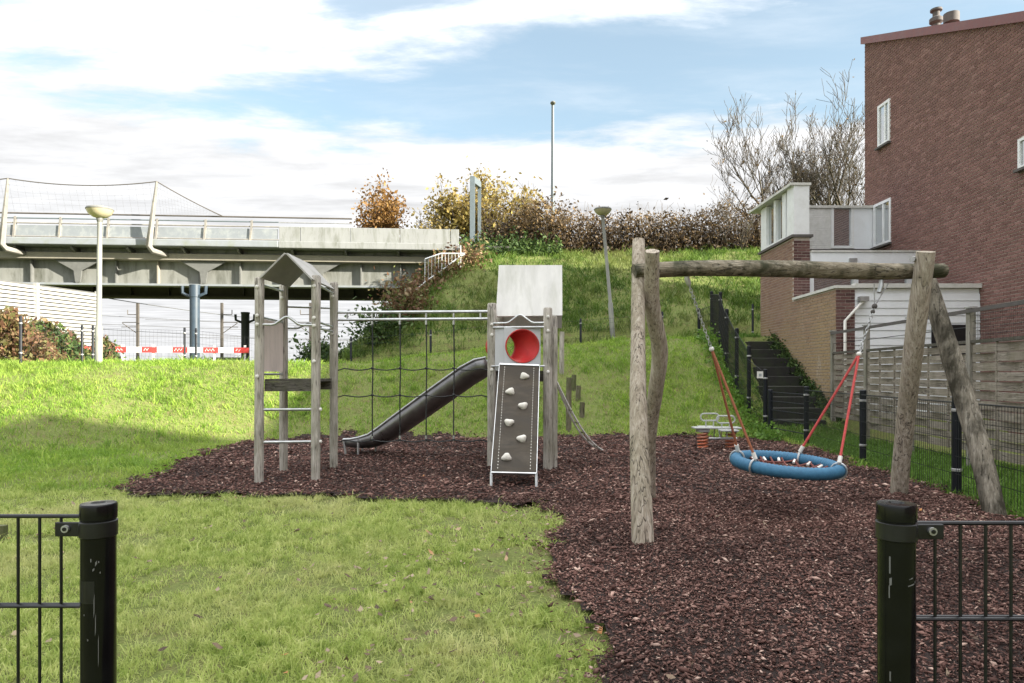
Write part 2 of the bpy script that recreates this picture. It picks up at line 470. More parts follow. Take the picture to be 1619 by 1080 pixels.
plain('tunnel_panel', (.56, .57, .59), .5, var=.06, dirt=(.40, .40, .38), dirtamt=.4)
plain('ramp_board', (.042, .033, .022), .8, var=.25, scale=5, dirt=(.085, .068, .048), dirtamt=.8, st=(.5, 1.2, 1.2), bump=.5)
plain('red_plastic', (.52, .03, .03), .35, var=.2, scale=5, dirt=(.62, .22, .16), dirtamt=.6)
plain('hold', (.70, .67, .60), .7, var=.1, scale=30)
plain('white_rope', (.75, .74, .70), .8, var=.2, scale=60)
plain('black_rope', (.022, .024, .024), .7, var=.3, scale=40)
plain('orange_rope', (.34, .12, .06), .75, var=.25, scale=70)
plain('red_rope', (.50, .07, .065), .75, var=.25, scale=70)
plain('net_rope', (.16, .05, .04), .8, var=.3, scale=40)
plain('white_plastic', (.75, .73, .68), .4, var=.08)
t = NT('blue_rope', .6, 0, .4); n = t.noise(18, 4); n2 = t.noise(160, 2, .5)
t.color(t.mix(t.math('MULTIPLY', n2, .35), t.ramp(n, [(.3, (.014, .085, .17)), (.7, (.034, .15, .27))]), (.11, .28, .40))); t.bump(n2, .5, .004)
plain('spring_orange', (.50, .14, .065), .45, var=.2, scale=12, dirt=(.35, .22, .15), dirtamt=.5)
plain('board_grey', (.40, .41, .39), .6, var=.1)

# bridge
plain('bridge_concrete', (.25, .258, .255), .8, var=.08, scale=2, dirt=(.12, .128, .10), dirtamt=.75, dscale=2.2, st=(2, 2, .4))
plain('bridge_edge', (.23, .25, .27), .6, var=.08, scale=2, dirt=(.18, .20, .12), dirtamt=.6, dscale=1.5)
plain('bridge_cream', (.26, .24, .20), .6, var=.08, scale=3, dirt=(.33, .31, .24), dirtamt=.5)
plain('bridge_web', (.20, .205, .19), .65, var=.12, scale=1.5, dirt=(.07, .073, .055), dirtamt=.85, dscale=1.3, st=(1.6, 1.6, .35))
plain('bridge_stiffener', (.13, .133, .127), .65, var=.12)
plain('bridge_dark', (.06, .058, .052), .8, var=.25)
plain('bridge_panel', (.21, .23, .25), .4, var=.05, dirt=(.42, .44, .42), dirtamt=.4)
plain('mast_white', (.215, .205, .19), .5, var=.06, dirt=(.40, .37, .30), dirtamt=.5)
plain('column_blue', (.035, .055, .078), .5, var=.15, scale=2, dirt=(.06, .08, .095), dirtamt=.4)
plain('gap_dark', (.10, .10, .095), .8)
plain('column_dark', (.07, .085, .10), .6, var=.2)
plain('barrier_white', (.33, .325, .305), .7, var=.05, dirt=(.26, .26, .24), dirtamt=.4)
plain('plank_red', (.60, .045, .04), .5, var=.12)
plain('plank_white', (.75, .75, .74), .5, var=.05)
plain('ink_blue', (.06, .09, .22), .5)
plain('mast_dark', (.085, .075, .065), .7, var=.2)
plain('gantry_grey', (.12, .15, .165), .5, var=.1)
plain('wire_dark', (.10, .10, .10), .6)
plain('asphalt', (.05, .05, .05), .9, var=.2)
plain('cabinet', (.33, .36, .36), .6)

# ------------------------------------------------------------------ terrain
def toe(X): return np.interp(X, [-30, -16, -12, -9, -6.5, -5.2, 0, 5, 8, 40], [8.0, 8.8, 9.6, 11.2, 13.2, 13.9, 14.5, 14.5, 14.4, 14.4])
def crest_y(X): return np.interp(X, [-30, -16, -12, -4, 0, 3, 8, 40], [14.5, 15.6, 16.2, 17.6, 19, 20, 20.2, 20.2])
def crest_z(X): return np.interp(X, [-30, -16, -12, -4, 0, 3, 6, 8, 40], [1.78, 1.70, 1.60, 1.68, 2.12, 2.33, 2.47, 2.5, 2.5])
def height(X, Y):
    X = np.asarray(X, float); Y = np.asarray(Y, float)
    a, b, c = toe(X), crest_y(X), crest_z(X)
    s = np.clip((Y - a) / (b - a), 0, 1)
    f = .45 * s + .55 * s * s * (3 - 2 * s)
    z = c * f
    z = z - (z - 1.15) * sstep(21.0, 24.5, Y) * sstep(-4.5, -8.5, X)
    z = z - .30 * sstep(0, 1.4, Y - b) * (X > -8) * (Y < 23.5)
    hill = sstep(22.0, 31.6, Y) ** .8 * sstep(-8.4, -2.2, X)
    z = z + (6.85 - z) * hill
    back = sstep(46, 60, Y)
    z = z - (z - 1.1) * back
    # behind the camera and far to the sides everything is level
    # the stairs are cut into the bank
    sxl = 5.85 + (Y - 15.35) * .215
    cut = (Y > 15.2) & (Y < 20.0) & (X > sxl - .05) & (X < sxl + 1.25)
    z = np.where(cut, np.minimum(z, .25 + (Y - 15.35) * .49 - .22), z)
    rough_amt = np.clip(s * 1.4, 0, 1) * (Y < 34)
    z = z + rough_amt * (fbm(X * .9, Y * .9, 3) - .47) * .26
    z = z + (fbm(X * 1.7, Y * 1.7, 9, 3) - .44) * .05 * (Y < 40)
    z = z + (fbm(X * .5, Y * .5, 21, 3) - .44) * .45 * sstep(22, 25, Y) * sstep(34, 30, Y)
    return z
def h1(x, y): return float(height(np.array([x]), np.array([y]))[0])
def hit(px, py, lo=4.0, hi=33.0):
    """where the sight line through a picture point meets the ground"""
    d = lo
    while d < hi:
        p = at(px, py, d)
        if h1(p.x, p.y) >= p.z: return Vector((p.x, p.y, h1(p.x, p.y)))
        d += .04
    p = at(px, py, hi); return Vector((p.x, p.y, h1(p.x, p.y)))

def fence_x(Y): return 5.05 + .112 * (np.asarray(Y, float) - 7.75)
BARK = [(.36, .3), (.39, 3.08), (.43, 3.7), (.44, 4.9), (.38, 6.0), (.12, 7.15), (-.75, 7.37), (-2.3, 7.55), (-4.3, 7.75),
        (-4.72, 8.3), (-4.95, 9.75), (-5.3, 12.2), (-5.2, 13.8), (-4, 14.45), (0, 14.55), (4, 14.6), (5.55, 14.5),
        (5.55, 13.1), (5.25, 10.4), (4.97, 7.75), (4.80, 6.3), (4.45, 3), (4.2, .3)]
def in_poly(x, y, poly=BARK):
    x = np.asarray(x, float); y = np.asarray(y, float); c = np.zeros(x.shape, bool); n = len(poly)
    for i in range(n):
        x0, y0 = poly[i]; x1, y1 = poly[i - 1]
        if y0 == y1: continue
        c ^= ((y0 > y) != (y1 > y)) & (x < (x1 - x0) * (y - y0) / (y1 - y0) + x0)
    return c
def in_bark(x, y, j=.26):
    dx = (fbm(np.asarray(x) * 2.6, np.asarray(y) * 2.6, 5) - .47) * j * 3
    dy = (fbm(np.asarray(x) * 2.6, np.asarray(y) * 2.6, 6) - .47) * j * 3
    return in_poly(x + dx, y + dy)

def axis(pairs):
    out = [pairs[0][0]]
    for (a, _), (b, st) in zip(pairs[:-1], pairs[1:]):
        n = max(1, int(round((b - a) / st)))
        out += [a + (b - a) * k / n for k in range(1, n + 1)]
    return np.array(out)
xs = axis([(-3000, 0), (-300, 900), (-60, 40), (-24, 4), (-17, .5), (14, .2), (30, 1), (70, 8), (400, 60), (3000, 900)])
ys = axis([(-400, 0), (-40, 90), (-2, 6), (1, .6), (34, .2), (64, 1), (120, 12), (600, 100), (4500, 900)])
XX, YY = np.meshgrid(xs, ys)
ZZ = height(XX, YY)
gv = np.stack([XX.ravel(), YY.ravel(), ZZ.ravel()], 1)
nx, ny = len(xs), len(ys)
ii, jj = np.meshgrid(np.arange(nx - 1), np.arange(ny - 1))
q = (jj * nx + ii).ravel()
gf = np.stack([q, q + 1, q + nx + 1, q + nx], 1).ravel()
ground = np_mesh('ground', gv, gf, 4, 'ground_turf', kind='structure')
ground.data.polygons.foreach_set('use_smooth', [True] * len(ground.data.polygons))

# bark bed: a sheet just above the turf
bx = np.arange(-5.8, 6.0, .1); by = np.arange(.3, 14.9, .1)
BX, BY = np.meshgrid(bx, by)
BZ = height(BX, BY) + .012 + (fbm(BX * 1.3, BY * 1.3, 31, 4) - .4) * .05
def hollow(X, Y):
    return -.03 * (np.exp(-((X - 2.7) ** 2 / .9 + (Y - 6.7) ** 2 / .8)) + np.exp(-((X + 3.0) ** 2 / .3 + (Y - 11.6) ** 2 / .25)) + np.exp(-((X - .02) ** 2 / .3 + (Y - 8.0) ** 2 / .2))) + .05 * np.maximum(0, fbm(X * .8, Y * .8, 91, 3) - .42)
BZ = BZ + hollow(BX, BY) + .02
BZ = np.maximum(BZ, height(BX, BY) + .006)
bn = len(bx); ok = in_bark(BX + .05, BY + .05)[:-1, :-1]
ii, jj = np.meshgrid(np.arange(bn - 1), np.arange(len(by) - 1))
q = (jj * bn + ii)[ok].ravel()
bark = np_mesh('bark_bed', np.stack([BX.ravel(), BY.ravel(), BZ.ravel()], 1), np.stack([q, q + 1, q + bn + 1, q + bn], 1).ravel(), 4, 'bark_soil', kind='structure')

def chips(n, y0, y1, size, lift, xr=None):
    """flat wedge-shaped chips of bark"""
    t_ = rng.random(n); y = y0 + (y1 - y0) * t_
    x = rng.uniform(-5.6, 5.8, n) if xr is None else rng.uniform(xr[0], xr[1], n)
    keep = in_bark(x, y, .3) | (in_bark(x + rng.normal(0, .16, n), y + rng.normal(0, .16, n)) & (rng.random(n) < .35))
    x, y = x[keep], y[keep]; n = len(x)
    z = height(x, y) + .012 + (fbm(x * 1.3, y * 1.3, 31, 4) - .4) * .05
    z = np.maximum(z + hollow(x, y) + .02, height(x, y) + .006) + rng.random(n) * lift
    L = size * rng.lognormal(0, .38, n); Wd = L * rng.uniform(.28, .6, n); T = L * rng.uniform(.06, .2, n)
    az = rng.random(n) * 2 * np.pi; tilt = rng.normal(0, .30, n); roll = rng.normal(0, .34, n)
    ca, sa, ct, st, cr, sr = np.cos(az), np.sin(az), np.cos(tilt), np.sin(tilt), np.cos(roll), np.sin(roll)
    u = np.stack([ca * ct, sa * ct, st], 1)
    w0 = np.stack([-sa, ca, 0 * ca], 1); n0 = np.cross(u, w0)
    w = w0 * cr[:, None] + n0 * sr[:, None]; k = np.cross(u, w)
    c = np.stack([x, y, z + T], 1)
    sk = rng.uniform(-.25, .25, (n, 4))
    v = np.stack([c - u * (L / 2)[:, None], c + u * (L / 2)[:, None],
                  c + w * (Wd / 2)[:, None] + u * (L * sk[:, 0])[:, None], c - w * (Wd / 2)[:, None] + u * (L * sk[:, 1])[:, None],
                  c + k * T[:, None] + u * (L * sk[:, 2])[:, None], c - k * T[:, None] + u * (L * sk[:, 3])[:, None]], 1)
    fi = np.array([0, 2, 4, 2, 1, 4, 1, 3, 4, 3, 0, 4, 2, 0, 5, 1, 2, 5, 3, 1, 5, 0, 3, 5])
    f = (np.arange(n)[:, None] * 6 + fi[None]).ravel()
    return v.reshape(-1, 3), f, n
vv, ff, off = [], [], 0
for args in ((48000, 2.2, 4.6, .022, .013, (.2, 4.6)), (60000, 4.6, 7.6, .025, .014, (-.1, 5.0)), (42000, 7.3, 10.5, .036, .018), (30000, 10.5, 14.9, .046, .02)):
    v, f, n = chips(*args)
    vv.append(v); ff.append(f + off); off += n * 6
np_mesh('bark_chips', np.concatenate(vv), np.concatenate(ff), 3, 'chips', kind='stuff', label='dark brown bark chips covering the play area', cat='bark chips')

# grass blades
def blades(x, y, ln, wd, lean):
    n = len(x); z = height(x, y) - .004
    az = rng.random(n) * 2 * np.pi
    L = ln * rng.lognormal(0, .3, n); Wd = wd * rng.uniform(.7, 1.3, n)
    la = rng.random(n) * 2 * np.pi; lm = np.abs(rng.normal(lean, .3, n))
    b = np.stack([x, y, z], 1); s_ = np.stack([np.cos(az), np.sin(az), 0 * az], 1) * (Wd / 2)[:, None]
    m = np.stack([np.cos(la) * lm * .3 * L, np.sin(la) * lm * .3 * L, L * .55], 1)
    t_ = np.stack([np.cos(la) * lm * L, np.sin(la) * lm * L, L * (1 - .3 * np.minimum(lm, 1.6))], 1)
    v = np.stack([b - s_, b + s_, b + m + s_ * .8, b + m - s_ * .8, b + t_], 1).reshape(-1, 3)
    fi = np.array([0, 1, 2, 0, 2, 3, 3, 2, 4])
    return v, (np.arange(n)[:, None] * 5 + fi[None]).ravel(), n
def join_blades(name, mat, sets, label, cat):
    vv, ff, off = [], [], 0
    for s_ in sets:
        v, f, n = blades(*s_); vv.append(v); ff.append(f + off); off += n * 5
    return np_mesh(name, np.concatenate(vv), np.concatenate(ff), 3, mat, kind='stuff', label=label, cat=cat)
def house_zone(x, y): return (x > 7.35) & (y < 21.6) & (y > 5)
def sample(n, y0, y1, k=.86, dens=None):
    y = np.sqrt(rng.uniform(y0 * y0, y1 * y1, n)); x = rng.uniform(-k, k, n) * y
    keep = ~in_bark(x, y, .3) & ~house_zone(x, y)
    keep |= in_bark(x, y, .3) & ~in_poly(x, y, [(a * .985, b) for a, b in BARK]) & (rng.random(n) < .3)
    if dens is not None: keep &= rng.random(n) < dens(x, y)
    return x[keep], y[keep]
def lawn_d(x, y):
    p = fbm(x * 1.6, y * 1.6, 41); e = fbm(x * 5, y * 5, 43, 3)
    near_edge = sstep(1.3, .0, .42 - x) * (y < 7.2) * (x < .6)
    return np.clip(.42 + 1.5 * (p - .36) + 2.2 * (e - .44), .05, 1) * (1 - .8 * near_edge * (e < .5))
def clumps(x, y, k, rad):
    xx = np.repeat(x, k) + rng.normal(0, rad, len(x) * k); yy = np.repeat(y, k) + rng.normal(0, rad, len(x) * k); return xx, yy
SX = []
x, y = sample(150000, 2.6, 5.2, .9, lawn_d); m = x < .6; SX.append((x[m], y[m], .036, .0052, .8))
x, y = sample(9000, 2.6, 5.2, .9, lawn_d); m = x < .45; x, y = clumps(x[m], y[m], 9, .016); SX.append((x, y, .062, .0052, .9))
x, y = sample(170000, 5.2, 8.2, .86, lawn_d); m = x < .6; SX.append((x[m], y[m], .040, .0072, .8))
x, y = sample(11000, 5.2, 8.2, .86, lawn_d); m = x < .45; x, y = clumps(x[m], y[m], 9, .02); SX.append((x, y, .072, .007, .9))
join_blades('lawn_grass', 'blade', SX, 'short yellowish green lawn grass in the foreground', 'grass')
def bank_d(x, y): return np.clip(.45 + 1.4 * (fbm(x * 1.1, y * 1.1, 51) - .42), .12, 1)
SX = []
x, y = sample(400000, 8.0, 20.6, .86, bank_d); m = (x < fence_x(y) - .05); SX.append((x[m], y[m], .08, .012, .85))
x, y = sample(16000, 8.0, 20.6, .86, bank_d); m = (x < fence_x(y) - .05) & (fbm(x * 1.3, y * 1.3, 57) > .42); x, y = clumps(x[m], y[m], 8, .045); SX.append((x, y, .15, .014, 1.0))
join_blades('bank_grass', 'bank_blade', SX, 'longer bright green grass on the bank behind the play area', 'grass')
SX = []
n = 60000; y = rng.uniform(5.4, 20.4, n); x = fence_x(y) + rng.uniform(-.12, 2.6, n)
m = ~house_zone(x, y) & ~((x > 5.75 + (y - 15.3) * .2) & (y > 15.3) & (y < 19.9)); SX.append((x[m], y[m], .10, .011, .6))
join_blades('strip_grass', 'strip_blade', SX, 'deep green grass strip between the wire fence and the wooden fence', 'grass')
SX = []
n = 120000; y = rng.uniform(20.4, 33, n); x = rng.uniform(-11, 15, n)
m = (rng.random(n) < np.clip(.4 + 1.5 * (fbm(x * .8, y * .8, 61) - .4), .1, 1)) & ~house_zone(x, y); SX.append((x[m], y[m], .15, .024, .9)); q_ = rng.random(len(x)) < .05; x, y = clumps(x[m & q_], y[m & q_], 9, .09); SX.append((x, y, .30, .026, 1.0))
join_blades('hill_grass', 'hill_blade', SX, 'rough darker grass on the hill leading up to the bridge', 'grass')

# fallen leaves lying on lawn and bark edge
def flat_leaves(n, f):
    x = rng.uniform(-5, 4.6, n); y = rng.uniform(2.7, 11, n)
    p = f(x, y); k = rng.random(n) < p; x, y = x[k], y[k]; n = len(x)
    L = rng.uniform(.012, .032, n); az = rng.random(n) * 6.283
    u = np.stack([np.cos(az), np.sin(az), rng.normal(0, .35, n)], 1) * L[:, None]
    w = np.stack([-np.sin(az), np.cos(az), rng.normal(0, .4, n)], 1) * (L * .6)[:, None]
    c = np.stack([x, y, height(x, y) + .03 + rng.random(n) * .018], 1)
    v = np.stack([c - u, c + w * .9, c + u + np.array([0, 0, .008]), c - w], 1).reshape(-1, 3)
    return v, (np.arange(n)[:, None] * 4 + np.array([0, 1, 2, 3])[None]).ravel()
v, f = flat_leaves(8500, lambda x, y: np.where(in_bark(x, y), .05 + .9 * (x > fence_x(y) - .8 - .4 * rng.random(len(x))), .05 + .6 * (x > -1.1) * (y < 7) * (fbm(x * 2.2, y * 2.2, 71) > .5) + .25 * (fbm(x * 1.5, y * 1.5, 73) > .6)))
np_mesh('fallen_leaves', v, f, 4, 'fallen_leaf', kind='stuff', label='dry brown autumn leaves scattered over lawn and bark', cat='leaves')

# ------------------------------------------------------------------ bricks
_bm = MB().box(-.5, .5, -.5, .5, -.5, .5)
def brick_mesh(name, mat, L, D, H):
    b = MB(); b.box(-L / 2, L / 2, -D / 2, D / 2, -H / 2, H / 2)
    me = bpy.data.meshes.new(name); me.from_pydata(b.v, [], b.f); me.materials.append(MATS[mat]); return me
def bricks(parent, base, O, u, z0, z1, length, mat, keep=lambda s, z: True, single=0, key=None, L=.212, H=.061, course=.077, proud=.012, outward=None, holes=()):
    """running bond of bricks on the plane through O along u; bricks stand proud of the mortar"""
    O = Vector(O); u = Vector(u).normalized(); nrm = Vector(outward).normalized()
    ang = math.atan2(u.y, u.x)
    pieces = []
    rows = int((z1 - z0) / course)
    for r_ in range(rows):
        z = z0 + course * (r_ + .5)
        s_ = -(.112 if r_ % 2 else 0)
        while s_ < length:
            a, b = max(0, s_), min(length, s_ + L)
            parts_ = [(a, b)]
            for (h0, h1_, hz0, hz1) in holes:
                if hz0 < z < hz1:
                    nxt = []
                    for (p0, p1) in parts_:
                        if p1 <= h0 or p0 >= h1_: nxt.append((p0, p1)); continue
                        if p0 < h0: nxt.append((p0, h0))
                        if p1 > h1_: nxt.append((h1_, p1))
                    parts_ = nxt
            for (p0, p1) in parts_:
                if p1 - p0 > .03 and keep((p0 + p1) / 2, z): pieces.append((p0, p1, z))
            s_ += L + .012
    full = [p for p in pieces if p[1] - p[0] > L - .002]
    singles = set()
    if single:
        full.sort(key=key); singles = set(full[:single])
    me = brick_mesh('brick', mat, L, .03, H)
    for (a, b, z) in singles:
        c = O + u * ((a + b) / 2); c.z = z
        c = c + nrm * (proud - .015 + random.uniform(-.002, .002))
        o = bpy.data.objects.new('brick', me); COL.objects.link(o); o.parent = parent
        o.location = c - base; o.rotation_euler = (0, 0, ang)
    vv = []; ff = []
    for p in pieces:
        if p in singles: continue
        a, b, z = p
        j = proud + random.uniform(-.002, .002)
        A = O + u * a; B = O + u * b; n = len(vv)
        for q_, zz in ((A, z - H / 2), (B, z - H / 2), (B, z + H / 2), (A, z + H / 2)):
            vv.append((q_.x, q_.y, zz)); w = q_ + nrm * j; vv.append((w.x, w.y, zz))
        ff += [(n + 1, n + 3, n + 5, n + 7), (n, n + 2, n + 3, n + 1), (n + 2, n + 4, n + 5, n + 3), (n + 4, n + 6, n + 7, n + 5), (n + 6, n, n + 1, n + 7)]
    m = MB(); m.v = vv; m.f = ff
    return m.build('brickwork', mat, parent, kind='stuff')

# ------------------------------------------------------------------ tall brick house
HB = Vector((11.0, 15.0, 0))
house = thing('brick_house', 'tall red brick house with sloping roof edge, white terrace and lean-to, right', 'house', HB)
WY0, WY1 = 12.0, 21.4                         # bricks are built on this stretch
def wall_x(y): return 10.8 + (y - 14.4) * .038
def roof_z(y): return 8.95 + (y - 14.4) * .415
tw = MB()
xa, xb = wall_x(WY0), wall_x(WY1)
tw.hexa([(xa, WY0, -.2), (xa + 9, WY0, -.2), (xb + 9, WY1, -.2), (xb, WY1, -.2), (xa, WY0, roof_z(WY0)), (xa + 9, WY0, roof_z(WY0)), (xb + 9, WY1, roof_z(WY1)), (xb, WY1, roof_z(WY1))])
gable = tw.build('gable_wall', 'mortar', house)
wins = [(19.85, 20.5, 8.15, 9.4), (13.55, 14.5, 5.72, 6.36), (19.8, 20.75, 5.2, 6.5)]
u = Vector((xb - xa, WY1 - WY0, 0)); ulen = u.length
def keep_tall(s, z):
    y = WY0 + s / ulen * (WY1 - WY0)
    if z > roof_z(y) - .06: return False
    if y > 20.75 and z < 5.15: return False
    return True
def tall_key(p):
    y = WY0 + (p[0] + p[1]) / 2 / ulen * (WY1 - WY0)
    vis = 0 if (y > 14.55 and 3.6 < p[2] < 8.6) else 50
    return y + vis
bricks(gable, HB, (xa, WY0, 0), u, .1, 12.2, ulen, 'brick', keep_tall, 300, tall_key, outward=(-1, .038, 0), holes=[((a - WY0) / (WY1 - WY0) * ulen, (b - WY0) / (WY1 - WY0) * ulen, c - .02, d + .02) for a, b, c, d in wins])
m = MB()
m.hexa([(xa - .09, WY0, roof_z(WY0) - .14), (xa + 9, WY0, roof_z(WY0) - .14), (xb + 9, WY1 + .1, roof_z(WY1) - .10), (xb - .09, WY1 + .1, roof_z(WY1) - .10),
        (xa - .09, WY0, roof_z(WY0) + .08), (xa + 9, WY0, roof_z(WY0) + .08), (xb + 9, WY1 + .1, roof_z(WY1) + .12), (xb - .09, WY1 + .1, roof_z(WY1) + .12)])
roof = m.build('roof', 'red_fascia', house)
for (px, pt, kind) in ((1480, 15, 0), (1504, 22, 1)):
    b = Vector((wall_x(18) + .75, (wall_x(18) + .75) * FPX / (px - CX), 0)); zb = roof_z(b.y)
    zt = EYE + (HY - pt) / FPX * b.y
    m = MB()
    if kind == 0:
        m.lathe((b.x, b.y, 0), [(.10, zb - .2), (.10, zt - .42), (.17, zt - .36), (.17, zt - .26), (.09, zt - .2), (.09, zt - .08), (.15, zt - .05), (.15, zt)], 14)
    else:
        m.lathe((b.x, b.y, 0), [(.10, zb - .2), (.10, zt - .26), (.19, zt - .24), (.19, zt)], 14)
    m.build('flue', 'coping_dark', roof, smooth=True)
for i, (a, b, c, d) in enumerate(wins):
    x0 = wall_x((a + b) / 2)
    m = MB(); fw = .08 if i != 1 else .06
    for (y0, y1, z0, z1) in ((a, a + fw, c, d), (b - fw, b, c, d), (a + fw, b - fw, c, c + fw), (a + fw, b - fw, d - fw, d)):
        m.box(x0 - .05, x0 + .03, y0, y1, z0, z1)
    if i != 1: m.box(x0 - .045, x0 + .03, (a + b) / 2 - .09, (a + b) / 2 - .03, c + fw, d - fw)
    w = m.build('window', 'white_paint', house)
    MB().box(x0 - .012, x0 + .02, a + fw, b - fw, c + fw, d - fw).build('pane', 'window_glass', w)
    MB().box(x0 - .12, x0 + .02, a - .04, b + .04, c - .06, c - .003).build('sill', 'coping_dark', w)
ROW_H = 8.3
# rest of the row of houses, running on to the right of the view
m = MB()
y_ = 5.4
xs_ = wall_x(y_)
m.hexa([(xs_, y_, -.2), (xs_ + 9, y_, -.2), (xa + 9, WY0 - .01, -.2), (xa, WY0 - .01, -.2), (xs_, y_, roof_z(y_)), (xs_ + 9, y_, roof_z(y_)), (xa + 9, WY0 - .01, roof_z(WY0)), (xa, WY0 - .01, roof_z(WY0))])
m.build('near_wall', 'brick_plain', house)
m = MB()
m.hexa([(xs_ - .09, y_, roof_z(y_) + .003), (xs_ + 9, y_, roof_z(y_) + .003), (xa + 9, WY0 - .01, roof_z(WY0) + .003), (xa - .09, WY0 - .01, roof_z(WY0) + .003), (xs_ - .09, y_, roof_z(y_) + .08), (xs_ + 9, y_, roof_z(y_) + .08), (xa + 9, WY0 - .01, roof_z(WY0) + .08), (xa - .09, WY0 - .01, roof_z(WY0) + .08)])
m.build('near_roof', 'red_fascia', house)
m = MB()
m.box(10.55, 19.5, -31, 5.38, -.2, ROW_H - .25)
row = thing('terrace_row', 'long brick terrace row continuing beyond the right edge', 'house', (11, -8, 0))
m.build('wall', 'brick_plain', row)
m = MB(); m.box(10.45, 19.6, -31.2, 5.37, ROW_H - .247, ROW_H); m.build('roof', 'roof_felt', row)
for k in range(7):
    y = -28 + k * 5
    for z in (1.0, 4.0, 6.4):
        w = MB().box(10.50, 10.60, y, y + 1.5, z, z + 1.3).build('window', 'white_paint', row)
        MB().box(10.48, 10.52, y + .08, y + 1.42, z + .08, z + 1.22).build('pane', 'window_glass', w)

# upper terrace volume and lean-to, left of the tall wall
XA, XB_, XF = 7.69, 7.50, 7.93        # garden wall plane (far, near) and its inner face
Y0, YM, YE = 15.8, 18.4, 21.1
def gx(y): return XB_ + (y - Y0) / (YE - Y0) * (XA - XB_)
m = MB()
m.hexa([(gx(Y0), Y0, -.1), (gx(Y0) + .43, Y0, -.1), (gx(YM) + .43, YM, -.1), (gx(YM), YM, -.1), (gx(Y0), Y0, 3.36), (gx(Y0) + .43, Y0, 3.36), (gx(YM) + .43, YM, 3.36), (gx(YM), YM, 3.36)])
m.hexa([(gx(YM), YM, -.1), (gx(YM) + .43, YM, -.1), (gx(YE) + .43, YE, -.1), (gx(YE), YE, -.1), (gx(YM), YM, 5.06), (gx(YM) + .43, YM, 5.06), (gx(YE) + .43, YE, 5.06), (gx(YE), YE, 5.06)])
gwall = m.build('side_wall', 'mortar', house)
u = Vector((gx(YE) - gx(Y0), YE - Y0, 0)); gl = u.length
def keep_g(s, z):
    y = Y0 + s / gl * (YE - Y0)
    if y < YM: return z < 3.33
    return z < 5.03
def keep_vis(s, z): return keep_g(s, z) and z > h1(gx(Y0 + s) - .1, Y0 + s) - .15
bricks(gwall, HB, (gx(Y0), Y0, 0), u, .1, 5.05, gl, 'brick_garden', keep_vis, 300, lambda p: p[0] + (0 if 1.0 < p[2] < 3.3 else 5), outward=(-1, .036, 0))
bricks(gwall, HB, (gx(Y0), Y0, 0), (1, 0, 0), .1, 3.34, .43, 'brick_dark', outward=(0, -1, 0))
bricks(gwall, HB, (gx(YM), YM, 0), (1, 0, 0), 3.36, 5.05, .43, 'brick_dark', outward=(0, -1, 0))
m = MB(); m.hexa([(gx(Y0) - .05, Y0 - .05, 3.363), (gx(Y0) + .48, Y0 - .05, 3.363), (gx(YM) + .48, YM - .012, 3.363), (gx(YM) - .05, YM - .012, 3.363),
                  (gx(Y0) - .05, Y0 - .05, 3.43), (gx(Y0) + .48, Y0 - .05, 3.43), (gx(YM) + .48, YM - .012, 3.43), (gx(YM) - .05, YM - .012, 3.43)])
m.build('coping', 'coping_pale', house)
m = MB(); m.hexa([(gx(YM) - .07, YM - .07, 5.063), (gx(YM) + .5, YM - .07, 5.063), (gx(YE) + .5, YE + .05, 5.063), (gx(YE) - .07, YE + .05, 5.063),
                  (gx(YM) - .07, YM - .07, 5.13), (gx(YM) + .5, YM - .07, 5.13), (gx(YE) + .5, YE + .05, 5.13), (gx(YE) - .07, YE + .05, 5.13)])
m.build('coping', 'coping_dark', house)
# white terrace screen standing on the wall
scr = MB()
x0 = gx(YM)
scr.box(x0 + .0, x0 + .42, YM + .0, YM + .45, 5.133, 6.46)
screen = scr.build('terrace_screen', 'white_paint', house)
for (a, b) in ((19.05, 19.3), (19.85, 20.0), (20.65, 21.1)):
    MB().box(gx(a) + .02, gx(a) + .30, a, b, 5.134, 6.44).build('screen_post', 'white_paint', screen)
for (a, b) in ((18.85, 19.05), (19.3, 19.85), (20.0, 20.65)):
    MB().box(gx(a) + .12, gx(a) + .15, a + .003, b - .003, 5.24, 6.40).build('pane', 'window_glass', screen)
    MB().box(gx(a) + .06, gx(a) + .22, a + .002, b - .002, 5.135, 5.24).build('rail', 'white_paint', screen)
m = MB(); m.hexa([(x0 - .10, YM - .03, 6.463), (x0 + .46, YM - .03, 6.463), (x0 + .62, YE + .6, 6.463), (x0 - .08, YE + .6, 6.463), (x0 - .10, YM - .03, 6.53), (x0 + .46, YM - .03, 6.53), (x0 + .62, YE + .6, 6.53), (x0 - .08, YE + .6, 6.53)])
m.build('cap', 'coping_pale', screen)
# rear parapet of the terrace, facing the camera
YP = 20.8
pb = MB().box(8.35, 9.72, YP, YP + .25, 4.66, 6.42).build('parapet', 'white_brick', house)
for k in range(26):
    if k % 1 == 0: MB().box(8.36, 9.71, YP - .012, YP + .001, 4.70 + k * .0655, 4.70 + k * .0655 + .053).build('brick', 'white_brick', pb)
MB().box(8.30, 11.0, YP - .06, YP + .30, 6.423, 6.50).build('parapet_cap', 'coping_pale', house)
w = MB().box(9.723, 9.80, YP - .02, YP + .2, 5.2, 6.42).box(10.33, 10.42, YP - .02, YP + .2, 5.2, 6.42).box(9.803, 10.327, YP - .02, YP + .2, 5.2, 5.28).build('window', 'white_paint', house)
MB().box(9.803, 10.327, YP + .05, YP + .08, 5.283, 6.42).build('pane', 'window_glass', w)
MB().box(10.423, 11.0, YP + .0, YP + .2, 5.17, 6.42).build('white_panel', 'white_cladding', house)
MB().box(8.36, 11.0, YP - .10, YP + .2, 5.09, 5.166).build('parapet_foot', 'coping_dark', house)
